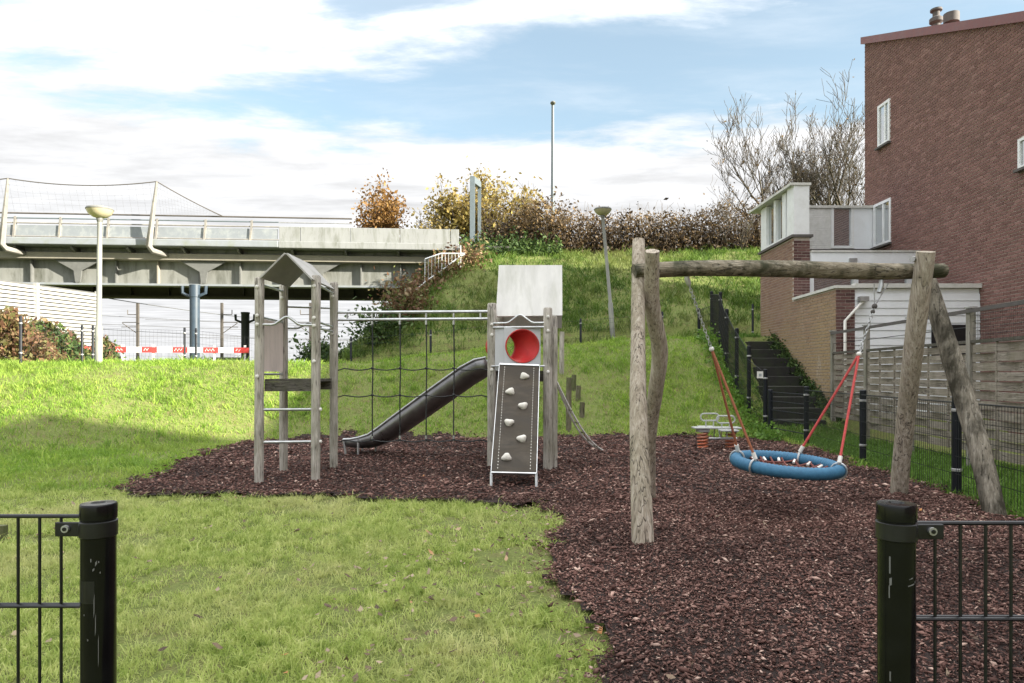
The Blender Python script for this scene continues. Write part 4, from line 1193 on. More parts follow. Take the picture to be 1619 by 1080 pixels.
# slide tower posts
for k, zt in (('FL', 2.39), ('FR', 2.31), ('BL', 2.35), ('BR', 2.25)):
    x, y = RFx[k]
    round_post(x, y, zt, .066 if k[0] == 'F' else .058)
round_post(.60, 9.80, 2.2, .05)
for x, y, zs in ((-.29, 9.80, (2.1, 1.95, 1.45)), (.51, 9.66, (2.2, 2.0, 1.42))):
    for z in zs: bolt(x, y, z)
ry = 10.42
slab((-.235, 9.93, 2.215), (.73, 9.90, 2.225), (.765, ry, 3.035), (-.20, ry, 3.035), .022, 'roof_panel', 'roof_board')
slab((-.20, ry + .004, 3.035), (.765, ry + .004, 3.035), (.80, 10.95, 2.12), (-.17, 10.95, 2.12), .022, 'roof_panel', 'roof_board')
deck(-.24, .60, 9.92, 10.85, 1.40, 6)
wave((-.27, 9.80), (.50, 9.70), 2.115, .115)
MB().tube([(-.27, 9.80, 2.055), (.5, 9.70, 2.055)], .017, 8).build('rail', 'galvanised', cf, smooth=True)
MB().tube([(-.29, 9.80, 1.50), (-.12, 9.72, 1.50)], .016, 8).build('rail', 'galvanised', cf, smooth=True)
MB().tube([(.40, 9.70, 1.50), (.5, 9.68, 1.50)], .016, 8).build('rail', 'galvanised', cf, smooth=True)
# board with round hole and red crawl tube
def holed_panel(c, w, h, r, t_):
    c = Vector(c); n = 40; v = []; f = []
    sq = []
    for k in range(n):
        an = 2 * math.pi * k / n; ca, sa = math.cos(an), math.sin(an)
        m_ = min((w / 2) / max(abs(ca), 1e-6), (h / 2) / max(abs(sa), 1e-6)); sq.append((ca * m_, sa * m_))
    for yy in (0, t_):
        for k in range(n): v.append(c + Vector((sq[k][0], yy, sq[k][1])))
        for k in range(n):
            an = 2 * math.pi * k / n; v.append(c + Vector((r * math.cos(an), yy, r * math.sin(an))))
    for k in range(n):
        k2 = (k + 1) % n
        f += [(k, k2, n + k2, n + k), (2 * n + k2, 2 * n + k, 3 * n + k, 3 * n + k2), (k2, k, 2 * n + k, 2 * n + k2), (n + k, n + k2, 3 * n + k2, 3 * n + k)]
    return MB().add(v, f)
pc = Vector((.148, 9.75, 1.785))
pan = holed_panel(pc, .52, .54, .232, .02).build('tunnel_panel', 'tunnel_panel', cf)
m = MB(); n = 32; L_ = 12; v = []; f = []
ax_ = Vector((-.52, .86, 0)).normalized()
for i in range(L_ + 1):
    t_ = i / L_ * .25
    ctr = pc + Vector((0, .002, 0)) + Vector((-1.0 * t_ - 1.2 * t_ * t_, t_, 0)); rr = .2285 - .08 * t_
    for rad in (rr,):
        for k in range(n):
            an = 2 * math.pi * k / n; v.append(ctr + Vector((rad * math.cos(an), -.3 * math.cos(an) * t_ * .4, rad * math.sin(an))))
for i in range(L_):
    for k in range(n):
        k2 = (k + 1) % n; f.append((i * n + k, i * n + k2, (i + 1) * n + k2, (i + 1) * n + k))
tun = MB().add(v, f).build('crawl_tube', 'red_plastic', cf, smooth=True, label='red plastic crawl tube')
so = tun.modifiers.new('shell', 'SOLIDIFY'); so.thickness = .008; so.offset = -1
MB().tube([pc + Vector((.236 * math.cos(i * math.pi / 18), -.004, .236 * math.sin(i * math.pi / 18))) for i in range(36)], .010, 6, closed=True).build('tube_rim', 'red_plastic', cf, smooth=True)
slab((-.265, 9.83, 1.44), (-.095, 9.79, 1.44), (-.095, 9.79, 2.04), (-.265, 9.83, 2.04), .015, 'side_board', 'tunnel_panel')
# climbing ramp with holds
ta, tb, ba_, bb_ = Vector((-.175, 9.66, 1.505)), Vector((.385, 9.64, 1.485)), Vector((-.252, 8.32, .185)), Vector((.296, 8.30, .175))
nr = (bb_ - ba_).cross(ta - ba_).normalized()
ramp = MB().hexa([ba_, bb_, tb, ta, ba_ + nr * .028, bb_ + nr * .028, tb + nr * .028, ta + nr * .028]).build('climbing_ramp', 'ramp_board', cf, label='dark board ramp with climbing holds')
for p, q_ in ((ba_, ta), (bb_, tb)):
    MB().bar(p - nr * .012, q_ - nr * .012, .014, .075, nr).build('side_rail', 'galvanised', ramp)
    m = MB(); s0 = (p - (ba_ + bb_) / 2).normalized()
    for i in range(38):
        c = p.lerp(q_, .03 + .94 * i / 37) - s0 * .075 + nr * .0285
        m.bar(c - (q_ - p).normalized() * .008, c + (q_ - p).normalized() * .008, .008, .004, nr)
    m.build('perforation', 'hold', ramp, kind='stuff')
MB().bar(ba_ + nr * .01, bb_ + nr * .01, .03, .035, nr).build('foot_bar', 'galvanised', ramp)
for p in (ba_, bb_):
    MB().tube([p + Vector((0, 0, .01)), p + Vector((0, -.12, -.30))], .019, 8).build('foot', 'galvanised', ramp, smooth=True)
MB().bar(ta + nr * .03, tb + nr * .03, .03, .02, nr).build('head_bar', 'galvanised', ramp)
for (px, py) in ((829, 597), (807, 622), (827, 644), (805, 671), (825, 696), (801, 726)):
    k = (py - 579) / (749 - 579)
    lo_, hi_ = 0, 1
    for _ in range(30):                                            # find the height on the board that shows at this row
        mid = (lo_ + hi_) / 2; p = ta.lerp(ba_, mid)
        if HY + (EYE - p.z) / p.y * FPX < py: lo_ = mid
        else: hi_ = mid
    e1, e2 = ta.lerp(ba_, lo_), tb.lerp(bb_, lo_)
    x = (px - CX) / FPX * e1.y
    c = e1.lerp(e2, (x - e1.x) / (e2.x - e1.x)) + nr * .045
    ang = random.random() * 6
    m = MB().ball((0, 0, 0), 1, 12, 8)
    vv = []
    for q_ in m.v:
        w = 1 + .16 * math.sin(3 * math.atan2(q_[2], q_[0]) + ang)
        vv.append(c + Vector((q_[0] * .062 * w, q_[1] * .04, q_[2] * .050 * w)))
    m.v = [tuple(q_) for q_ in vv]
    m.build('climbing_hold', 'hold', ramp, smooth=True)
# slide
path = [Vector(p) for p in ((-.26, 10.46, 1.47), (-.42, 10.54, 1.44), (-.62, 10.63, 1.33), (-1.15, 10.88, .965), (-1.70, 11.14, .585), (-2.02, 11.29, .37), (-2.22, 11.385, .265), (-2.42, 11.475, .215), (-2.58, 11.55, .20), (-2.72, 11.61, .20))]
dirs = [(path[min(i + 1, len(path) - 1)] - path[max(i - 1, 0)]).normalized() for i in range(len(path))]
m = MB(); v = []; f = []; prof = []
for k in range(13):
    an = math.pi * k / 12; prof.append((-.235 * math.cos(an), -.20 * math.sin(an)))
prof = [(-.24, .13)] + prof + [(.24, .13)]
npf = len(prof)
for ip, (p, t_) in enumerate(zip(path, dirs)):
    kd = [.8, .82, .85, .85, .82, .75, .65, .58, .5, .45][ip]
    side = t_.cross(Vector((0, 0, 1))).normalized(); up = side.cross(t_).normalized()
    for a_, b_ in prof: v.append(p + side * a_ + up * (b_ * kd + .08 * kd))
for i in range(len(path) - 1):
    for k in range(npf - 1): f.append((i * npf + k, i * npf + k + 1, (i + 1) * npf + k + 1, (i + 1) * npf + k))
slide = MB().add(v, f).build('slide', 'slide_steel', cf, smooth=True, label='dark steel trough slide')
so = slide.modifiers.new('shell', 'SOLIDIFY'); so.thickness = .012; so.offset = 0
for k in (0, npf - 1):
    MB().tube([v[i * npf + k] for i in range(len(path))], .018, 8).build('rim', 'galvanised', slide, smooth=True)
e1, e2 = v[(len(path) - 1) * npf], v[(len(path) - 1) * npf + npf - 1]
for p in (e1, e2):
    MB().tube([p, p + Vector((.06, 0, -p.z - .05))], .02, 8).build('leg', 'galvanised', slide, smooth=True)
for p in (v[7 * npf], v[7 * npf + npf - 1]):
    MB().tube([p + Vector((0, 0, -.02)), p + Vector((0, 0, -p.z - .05))], .02, 8).build('leg', 'galvanised', slide, smooth=True)
stk = path[3].lerp(path[4], -.15)
sd = dirs[3].cross(Vector((0, 0, 1))).normalized()
MB().bar(path[2].lerp(path[3], .55) + sd * .236 * 1.0 + Vector((0, 0, .0)), path[2].lerp(path[3], .72) + sd * .236 + Vector((0, 0, 0)), .012, .07).build('sticker', 'white_plastic', slide)
# climbing rope from the tower to the bark
top_r, end_r = Vector((.68, 10.68, 1.30)), Vector((1.64, 11.9, .02))
for dx in (-.022, .022):
    pts = [top_r.lerp(end_r, i / 16) + Vector((dx * math.sin(i / 16 * math.pi) * 1.6, 0, -.24 * math.sin(i / 16 * math.pi))) for i in range(17)]
    MB().tube(pts, .017, 6).build('climbing_rope', 'white_rope', cf, smooth=True)
for i in (4, 6, 8, 10, 12):
    p = top_r.lerp(end_r, i / 16) + Vector((0, 0, -.24 * math.sin(i / 16 * math.pi)))
    MB().tube([p + Vector((-.05, 0, .01)), p + Vector((.05, 0, -.01))], .014, 6).build('rope_rung', 'stump_wood', cf, smooth=True)

# timber posts on the bank behind the slide tower
for (px, py, zt, lab) in ((888, 590, 65, 'tall grey timber post on bank just right of slide tower'), (899, 682, 84, 'longest timber stepping post low on the bank'),
                          (907, 618, 24, 'short dark timber post standing behind the longest one'), (914, 634, 23, 'timber stepping post with flat top, middle of the row'), (920, 660, 23, 'lowest right timber stepping post on bank')):
    b = hit(px, py, 9, 24)
    hgt = zt / FPX * b.y
    o = thing('timber_post', lab, 'post', tuple(b), 'timber stepping posts on the bank')
    MB().tube([b + Vector((0, 0, -.3)), b + Vector((0, 0, hgt * .6)), b + Vector((.01, 0, hgt))], [.062, .060, .056], 10, jit=lambda i, k: 1 + .05 * math.sin(k * 2.3 + i)).build('post', 'post_wood' if zt > 60 and px < 890 else 'stump_wood', o, smooth=True)

# ------------------------------------------------------------------ log swing frame
sf = thing('swing_frame', 'rustic swing frame of crooked weathered logs with mossy beam', 'swing frame', (2.7, 6.6, 0))
def log(pts, rs, name, mat, n=16, sub=5, wob=.05, seed=1):
    r2 = random.Random(seed); P_ = [Vector(p) for p in pts]; out = []; rr = []
    for i in range(len(P_) - 1):
        p0 = P_[max(i - 1, 0)]; p1 = P_[i]; p2 = P_[i + 1]; p3 = P_[min(i + 2, len(P_) - 1)]
        for k in range(sub):
            t_ = k / sub
            out.append(.5 * ((2 * p1) + (p2 - p0) * t_ + (2 * p0 - 5 * p1 + 4 * p2 - p3) * t_ * t_ + (3 * p1 - p0 - 3 * p2 + p3) * t_ ** 3))
            rr.append(rs[i] * (1 - t_) + rs[i + 1] * t_)
    out.append(P_[-1]); rr.append(rs[-1])
    ph = [r2.uniform(0, 6.28) for _ in range(4)]
    def jit(i, k):
        an = 2 * math.pi * k / n
        return 1 + wob * (math.sin(2 * an + ph[0] + i * .22) + .7 * math.sin(3 * an + ph[1] - i * .3) + .5 * math.sin(5 * an + ph[2] + i * .15)) + r2.uniform(-.012, .012)
    return MB().tube(out, rr, n, jit=jit).build(name, mat, sf, smooth=True)
b = at(1017, 864, 5.5); 
log([(b.x, b.y, -.12), at(1012, 760, 5.65), at(1009, 640, 5.9), at(1009, 520, 6.2), at(1010, 382, 6.66)], [.088, .082, .075, .067, .062], 'leg', 'log_wood', seed=3)
b = at(1026, 794, 7.45)
log([(b.x, b.y, -.12), at(1026, 700, 7.1), at(1036, 620, 6.8), at(1043, 555, 6.62), at(1031, 480, 6.4), at(1031, 397, 6.16)], [.08, .075, .075, .075, .07, .062], 'leg', 'log_wood', seed=5)
b = at(1420, 786, 7.75)
log([(b.x, b.y, -.12), at(1427, 710, 7.5), at(1436, 620, 7.25), at(1448, 520, 6.95), at(1464, 398, 6.74)], [.088, .085, .088, .092, .09], 'leg', 'log_wood', seed=8)
b = at(1578, 822, 6.6)
log([(b.x, b.y, -.12), at(1545, 700, 6.78), at(1515, 600, 6.95), at(1487, 510, 7.1), at(1466, 440, 7.22)], [.096, .094, .094, .09, .08], 'leg', 'mossy_log', seed=13)
log([at(1002, 430, 6.42), at(1100, 425, 6.52), at(1250, 426, 6.72), at(1380, 429, 6.88), at(1492, 428, 7.0)], [.076, .077, .081, .08, .07], 'beam', 'beam_wood', n=18, seed=21)
MB().tube([at(1447, 410, 6.8), at(1442, 410, 6.78)], .03, 8).build('bolt', 'steel_dull', sf, smooth=True)

# ------------------------------------------------------------------ nest swing
ns = thing('nest_swing', 'round blue rope nest swing hanging from chains and red ropes', 'swing', (2.69, 6.7, 0))
C0 = Vector((2.69, 6.70, .505)); RM, rm = .468, .061
tilt = Matrix.Rotation(R(3.0), 4, 'Y') @ Matrix.Rotation(R(3.0), 4, 'X')
def ringp(an, r_=RM, z=0): return C0 + tilt @ Vector((r_ * math.cos(an), r_ * math.sin(an), z))
n = 168
MB().tube([ringp(2 * math.pi * i / n) for i in range(n)], [rm * (1.0 if i % 2 else .90) for i in range(n)], 14, closed=True).build('ring', 'blue_rope', ns, smooth=True)
netp = MB()
for k in range(7):
    o_ = -.33 + k * .11
    w = math.sqrt(max(.0, .41 ** 2 - o_ ** 2))
    for fl in (0, 1):
        pts = []
        for i in range(9):
            t_ = -w + 2 * w * i / 8
            x, y = (o_, t_) if fl else (t_, o_)
            pts.append(C0 + tilt @ Vector((x, y, -.11 * (1 - (x * x + y * y) / .17))))
        netp.tube(pts, .011, 6)
sn = netp.build('seat_net', 'net_rope', ns, smooth=True)
for i in range(16):
    an = 2 * math.pi * (i + .5) / 16
    MB().tube([ringp(an, .40, -.005), ringp(an, .35, -.03)], .014, 6).build('net_ferrule', 'white_plastic', ns, smooth=True)
cb1, cb2 = at(1125, 552, 6.62), at(1358, 560, 6.86)
ct1, ct2 = at(1086, 441, 6.52), at(1393, 452, 6.9)
def chain(a, b, mat='galvanised', pitch=.034):
    m = MB(); a = Vector(a); b = Vector(b); n_ = int((b - a).length / pitch); d = (b - a).normalized()
    x = d.cross(Vector((0, 1, 0))).normalized(); y = d.cross(x)
    for i in range(n_):
        c = a.lerp(b, (i + .5) / n_); s_ = x if i % 2 else y
        pts = [c + d * .023 * math.cos(t_) + s_ * .0125 * math.sin(t_) for t_ in [j * math.pi / 5 for j in range(10)]]
        m.tube(pts, .0045, 5, closed=True)
    return m.build('chain', mat, ns, smooth=True)
chain(ct1, cb1); chain(ct2 + (cb2 - ct2) * .3, cb2)
for (t0, mt) in ((ct1, 'galvanised'), (ct2, 'galvanised')):
    m = MB(); m.tube([t0 + Vector((0, 0, .06)), t0, t0 + (cb1 - ct1) * .08 if t0 is ct1 else t0 + (cb2 - ct2) * .1], [.02, .026, .024], 8)
    m.build('swivel', mt, ns, smooth=True)
for sx in (-.07, .07):
    MB().tube([ct2 + Vector((sx, 0, .02)), ct2 + (cb2 - ct2) * .3], .007, 6).build('shackle_strap', 'steel_dull', ns)
MB().ball(ct2 + (cb2 - ct2) * .3, .028, 8, 6).build('link', 'coping_dark', ns, smooth=True)
MB().ball(ct2 + (cb2 - ct2) * .38, .022, 8, 6).build('link', 'coping_dark', ns, smooth=True)
for cb_, mt, angs in ((cb1, 'orange_rope', (150, 212)), (cb2, 'red_rope', (52, -28))):
    MB().ball(cb_, .026, 10, 8).build('rope_socket', 'white_plastic', ns, smooth=True)
    for a_ in angs:
        e_ = ringp(R(a_), RM, .085)
        dirv = (e_ - cb_)
        MB().tube([cb_, cb_ + dirv * .5, e_ - dirv * .03], .0125, 7).build('hanging_rope', mt, ns, smooth=True)
        MB().tube([e_ - dirv * .05, e_ + dirv.normalized() * .01], .021, 8).build('rope_ferrule', 'white_plastic', ns, smooth=True)
        MB().tube([e_, ringp(R(a_), RM, .05)], .016, 6).build('ring_shackle', 'galvanised', ns, smooth=True)
        c_ = MB()
        pts = [ringp(R(a_), RM + .07 * math.cos(t_), .075 * math.sin(t_)) for t_ in [j * math.pi / 8 for j in range(16)]]
        c_.tube(pts, .010, 6, closed=True).build('ring_clamp', 'galvanised', ns, smooth=True)

# ------------------------------------------------------------------ spring rocker
sr_ = Vector((3.72, 12.4, h1(3.72, 12.4)))
sk = thing('spring_rocker', 'spring rocker with grey board, white loop handles and orange springs', 'spring rocker', tuple(sr_))
for dx in (-.255, .25):
    c = sr_ + Vector((dx, 0, 0)); pts = []
    for i in range(73):
        t_ = i / 72; an = t_ * 5.2 * 2 * math.pi
        pts.append(c + Vector((.085 * math.cos(an), .085 * math.sin(an), .03 + .30 * t_)))
    MB().tube(pts, .019, 6).build('spring', 'spring_orange', sk, smooth=True)
    MB().lathe(c, [(.11, -.03), (.11, .02), (.10, .03)], 14).build('spring_base', 'board_grey', sk, smooth=True)
    MB().box(c.x - .10, c.x + .10, c.y - .1, c.y + .1, sr_.z + .335, sr_.z + .395).build('spring_head', 'steel_dull', sk, bevel=.01)
MB().box(sr_.x - .43, sr_.x + .42, sr_.y - .13, sr_.y + .13, sr_.z + .398, sr_.z + .425).build('board', 'board_grey', sk, bevel=.006)
MB().box(sr_.x - .02, sr_.x + .30, sr_.y - .34, sr_.y - .136, sr_.z + .37, sr_.z + .395).build('seat', 'board_grey', sk, bevel=.006)
MB().box(sr_.x - .27, sr_.x + .02, sr_.y + .136, sr_.y + .34, sr_.z + .40, sr_.z + .425).build('seat', 'board_grey', sk, bevel=.006)
for cx_, cy_, cz_ in ((-.10, .10, .60), (.13, -.10, .57)):
    pts = []
    for i in range(24):
        an = 2 * math.pi * i / 24
        ex = .10 if math.cos(an) > 0 else -.10
        pts.append(sr_ + Vector((cx_ + ex + .065 * math.cos(an), cy_, cz_ + .065 * math.sin(an))))
    hd = MB().tube(pts, .0135, 8, closed=True).build('handle', 'board_grey', sk, smooth=True)
    for ex in (-.07, .07):
        MB().tube([sr_ + Vector((cx_ + ex, cy_, cz_ - .065)), sr_ + Vector((cx_ + ex, cy_, .40))], .012, 6).build('handle_stem', 'board_grey', hd, smooth=True)
for z, yy in ((.24, -.2), (.18, .2)):
    MB().tube([sr_ + Vector((-.2, yy, z)), sr_ + Vector((.3, yy, z))], .016, 8).build('footrest', 'galvanised', sk, smooth=True)
    for ex in (.0, .13):
        MB().tube([sr_ + Vector((ex, yy, z)), sr_ + Vector((ex, yy * .6, .4))], .012, 6).build('footrest_stem', 'galvanised', sk, smooth=True)

# ------------------------------------------------------------------ wire fences
def wire_fence(label, pts, hgt, pr=.03, cap=True, rod=.0026, gap=.05, tops=None, skip=()):
    o = thing('wire_fence', label, 'fence', tuple(pts[0]))
    for i, p in enumerate(pts):
        H = tops[i] if tops else hgt
        ps_ = MB().lathe((p.x, p.y, 0), [(pr, p.z - .2), (pr, p.z + H), (pr * .7, p.z + H + .012)], 12).build('post', 'fence_black', o, smooth=True)
        for z in (.25, .85):
            if z < H: MB().lathe((p.x, p.y, 0), [(pr + .002, p.z + H * z), (pr + .006, p.z + H * z + .004), (pr + .006, p.z + H * z + .03), (pr + .002, p.z + H * z + .034)], 12).build('clip', 'steel_dull', ps_, smooth=True)
    for i in range(len(pts) - 1):
        if i in skip: continue
        a, b = pts[i], pts[i + 1]; H = min(tops[i], tops[i + 1]) if tops else hgt
        H -= .06; m = MB(); n_ = max(2, int((b - a).length / gap))
        off = Vector((0, -.03, 0)) if abs((b - a).x) > abs((b - a).y) else Vector((-.034, 0, 0))
        for k in range(1, n_):
            p = a.lerp(b, k / n_) + off
            m.tube([p + Vector((0, 0, .05)), p + Vector((0, 0, H))], rod, 3, cap=False)
        z = .06
        while z < H + .01:
            m.tube([a + off + Vector((0, 0, z)), b + off + Vector((0, 0, z))], rod * 1.3, 3, cap=False); z += .2
        m.tube([a + off + Vector((0, 0, H)), b + off + Vector((0, 0, H))], rod * 1.6, 4, cap=False)
        m.build('wire_mesh', 'wire_black', o, kind='stuff')
    return o
def gp(x, y): return Vector((x, y, h1(x, y)))
side = [gp(float(fence_x(y)), y) for y in (5.1, 7.75, 10.4, 13.1)]
wire_fence('low black wire mesh fence between bark bed and wooden fence', side, 1.13, .048, rod=.003)
p_a, p_b = gp(5.52, 15.0), gp(5.65, 13.1)
ga = thing('wire_gate', 'black wire gate panel closing the foot of the brick stairs', 'gate', tuple(p_a))
g1, g2 = at(1218, 682, 14.6), at(1275, 706, 13.14); g1.z = h1(g1.x, g1.y)
MB().lathe((g1.x, g1.y, 0), [(.055, g1.z - .2), (.055, g1.z + 1.02), (.04, g1.z + 1.035)], 12).build('post', 'fence_black', ga, smooth=True)
for k in range(5):
    z = .22 + k * .19
    MB().tube([(g1.x, g1.y, g1.z + z), (g2.x, g2.y, h1(g2.x, g2.y) + z)], .011, 6).build('cross_bar', 'fence_black', ga, smooth=True)
m = MB()
for k in range(1, 29):
    p = Vector((g1.x, g1.y, g1.z)).lerp(gp(g2.x, g2.y), k / 29)
    m.tube([p + Vector((0, 0, .1)), p + Vector((0, 0, 1.0))], .0026, 3, cap=False)
m.build('wire_mesh', 'wire_black', ga, kind='stuff')
stair_f = []
for (px, py, d) in ((1210, 679, 14.9), (1184, 650, 15.75), (1165, 612, 16.8), (1149, 578, 17.9), (1139, 548, 19.0), (1125, 535, 20.6), (1105, 531, 20.9)):
    p = hit(px, py, 12, 24); p.y = d; p.x = (px - CX) / FPX * d; p.z = h1(p.x, p.y); stair_f.append(p)
wire_fence('tall dark wire mesh fence climbing the bank beside the stairs', stair_f, 1.55, .046, tops=[1.38, 1.6, 1.58, 1.56, 1.5, 1.52, 1.15], gap=.04, rod=.0034)
p = stair_f[0]
sg2 = thing('white_sign', 'tiny white square sign on fence post by the stairs', 'sign', (p.x - .13, p.y - .05, p.z + 1.2))
MB().box(p.x - .20, p.x - .07, p.y - .06, p.y - .045, p.z + 1.19, p.z + 1.34).build('plate', 'white_plastic', sg2)
MB().box(p.x - .165, p.x - .105, p.y - .064, p.y - .061, p.z + 1.23, p.z + 1.29).build('mark', 'cabinet', sg2)
cr = [gp((px - CX) / FPX * d, d) for px, d in ((33, 15.9), (130, 18.6), (147, 18.9), (292, 20.1), (310, 20.15), (432, 20.2), (555, 20.2), (681, 20.3), (800, 20.5), (918, 20.7), (1047, 20.8))]
wire_fence('long thin wire fence along the crest of the grassy bank', cr, 1.1, .033, gap=.1, rod=.0019, tops=[1.15, 1.08, 1.08, 1.1, 1.1, 1.1, 1.1, 1.12, 1.1, 1.05, 1.05])
q1, q2 = gp((1190 - CX) / FPX * 21, 21.0), gp(10, 21.8)
wire_fence('short stretch of wire fence ending at the garden wall', [q1, q2], 1.15, .033, gap=.1, rod=.002)

# ------------------------------------------------------------------ wooden screen fence
def wf(y): return 6.68 + (y - 9.94) * .1097
ypost = [6.12, 8.03, 9.94, 11.79, 13.64, 15.5]
wfz = [.12, .14, .17, .20, .24, .36]
wood_f = thing('wooden_fence', 'weathered grey woven slat fence with top rail, right', 'fence', (wf(10), 10, .15))
ang = math.atan2(1, .1097)
sm = {}
def slat_mesh(Ln, H, T, bow):
    key = round(Ln, 2)
    if (key, bow) in sm: return sm[(key, bow)]
    m = MB(); n_ = 12
    for i in range(n_):
        t0, t1 = i / n_, (i + 1) / n_
        y0 = bow * math.sin(t0 * math.pi * 3); y1 = bow * math.sin(t1 * math.pi * 3)
        x0, x1 = (t0 - .5) * Ln, (t1 - .5) * Ln
        v = [(x0, y0 - T / 2, -H / 2), (x1, y1 - T / 2, -H / 2), (x1, y1 + T / 2, -H / 2), (x0, y0 + T / 2, -H / 2), (x0, y0 - T / 2, H / 2), (x1, y1 - T / 2, H / 2), (x1, y1 + T / 2, H / 2), (x0, y0 + T / 2, H / 2)]
        m.add(v, [(0, 3, 2, 1), (4, 5, 6, 7), (0, 1, 5, 4), (2, 3, 7, 6)])
    me = bpy.data.meshes.new('slat'); me.from_pydata(m.v, [], m.f); me.materials.append(MATS['slat_wood']); sm[(key, bow)] = me; return me
base = BASE[wood_f.name]
for i in range(len(ypost)):
    y = ypost[i]; x = wf(y); zt = 2.34
    MB().box(x - .045, x + .045, y - .045, y + .045, wfz[i] - .3, zt).build('post', 'fence_post_wood', wood_f, bevel=.004)
    MB().box(x - .06, x + .06, y - .06, y + .06, zt + .002, zt + .025).build('post_cap', 'steel_dull', wood_f)
    if i == len(ypost) - 1: break
    y2 = ypost[i + 1]; Ln = math.hypot(y2 - y, wf(y2) - x) - .10
    ym = (y + y2) / 2; zb = max(wfz[i], wfz[i + 1]) + .05
    nsl = 12; pitch = (1.82 - zb) / nsl
    for k in range(nsl):
        me = slat_mesh(Ln, pitch * .86, .011, .028 if k % 2 else -.028)
        o = bpy.data.objects.new('slat', me); COL.objects.link(o); o.parent = wood_f
        o.location = Vector((wf(ym), ym, zb + pitch * (k + .5))) - base
        o.rotation_euler = (random.uniform(-.01, .01), random.uniform(-.003, .003), ang)
    dv = Vector((wf(y2) - x, y2 - y, 0)).normalized()
    for t_ in (1 / 3, 2 / 3):
        p = Vector((x, y, 0)).lerp(Vector((wf(y2), y2, 0)), t_)
        MB().bar(p + Vector((0, 0, zb)), p + Vector((0, 0, 1.83)), .022, .03, (1, 0, 0)).build('batten', 'slat_wood', wood_f)
    A_ = Vector((x, y, 1.855)) + dv * .05; B_ = Vector((wf(y2), y2, 1.855)) - dv * .05
    MB().bar(A_, B_, .06, .045).build('panel_cap', 'deck_wood', wood_f)
    A_.z = B_.z = 2.30
    MB().bar(A_ - dv * .05 + Vector((-.05, 0, 0)), B_ + dv * .05 + Vector((-.05, 0, 0)), .03, .055).build('top_rail', 'coping_dark', wood_f)
    m = MB()
    for zz in (1.95, 2.05, 2.15, 2.24) if i < 2 else (2.07,):
        m.tube([Vector((A_.x, A_.y, zz)), Vector((B_.x, B_.y, zz))], .003 if i < 2 else .006, 4, cap=False)
    if i < 2:
        for k in range(1, 46):
            p = A_.lerp(B_, k / 46); m.tube([Vector((p.x, p.y, 1.88)), Vector((p.x, p.y, 2.28))], .002, 3, cap=False)
    m.build('wire_infill', 'wire_black', wood_f, kind='stuff')

# ------------------------------------------------------------------ stairs in the bank
sta = thing('stairs', 'dark mossy stone stairs climbing the bank beside the brick wall', 'stairs', (6.4, 15.4, .3))
ns_ = 9
for k in range(ns_):
    y = 15.35 + k * .50; xl = 5.85 + (y - 15.35) * .215; xr = min(xl + 1.22, gx(y) - .05)
    z = .34 + k * .245
    MB().box(xl, xr, y, y + .56, z - .5, z).build('step', 'step_stone', sta, bevel=.015)
# ------------------------------------------------------------------ plants
def leaf_cloud(name, mat, pts, size, parent, flat=.0, kind='stuff'):
    pts = np.asarray(pts, float); n = len(pts)
    d = rng.normal(0, 1, (n, 3)); d /= np.linalg.norm(d, axis=1)[:, None]
    e = np.cross(d, rng.normal(0, 1, (n, 3))); e /= np.linalg.norm(e, axis=1)[:, None] + 1e-9
    s_ = size * rng.lognormal(0, .3, n)
    u_ = d * s_[:, None]; w_ = e * (s_ * .55)[:, None]
    v = np.stack([pts - u_, pts + w_, pts + u_, pts - w_], 1).reshape(-1, 3)
    b = BASE[parent.name] if parent.name in BASE else Vector((0, 0, 0))
    v = v - np.array(b)
    return np_mesh(name, v, (np.arange(n)[:, None] * 4 + np.arange(4)[None]).ravel(), 4, mat, parent, kind=kind)
def grow(p, d, ln, r, lev, out, tips, rnd, spread=.55, up=.25, kids=3, shrink=.72, seg=4, wig=.12):
    pts = [p.copy()]; rs = [r]; dd = d.copy()
    for i in range(seg):
        dd = (dd + Vector((rnd.gauss(0, wig), rnd.gauss(0, wig), rnd.gauss(0, wig * .6) + up * .12))).normalized()
        p = p + dd * (ln / seg); pts.append(p.copy()); rs.append(r * (1 - .5 * (i + 1) / seg))
    out.append((pts, rs, lev))
    if lev == 0: tips.extend(pts[1:]); return
    for k in range(kids + (1 if rnd.random() < .4 else 0)):
        t_ = rnd.uniform(.35, 1.0) if k else 1.0
        i = min(seg, max(1, int(t_ * seg))); q = pts[i]
        sd_ = Vector((rnd.gauss(0, 1), rnd.gauss(0, 1), rnd.gauss(0, .5) + up)).normalized()
        nd = (dd * (1 - spread) + sd_ * spread).normalized()
        grow(q, nd, ln * shrink * rnd.uniform(.7, 1.15), max(.004, rs[i] * .68), lev - 1, out, tips, rnd, spread, up, kids, shrink, seg, wig)
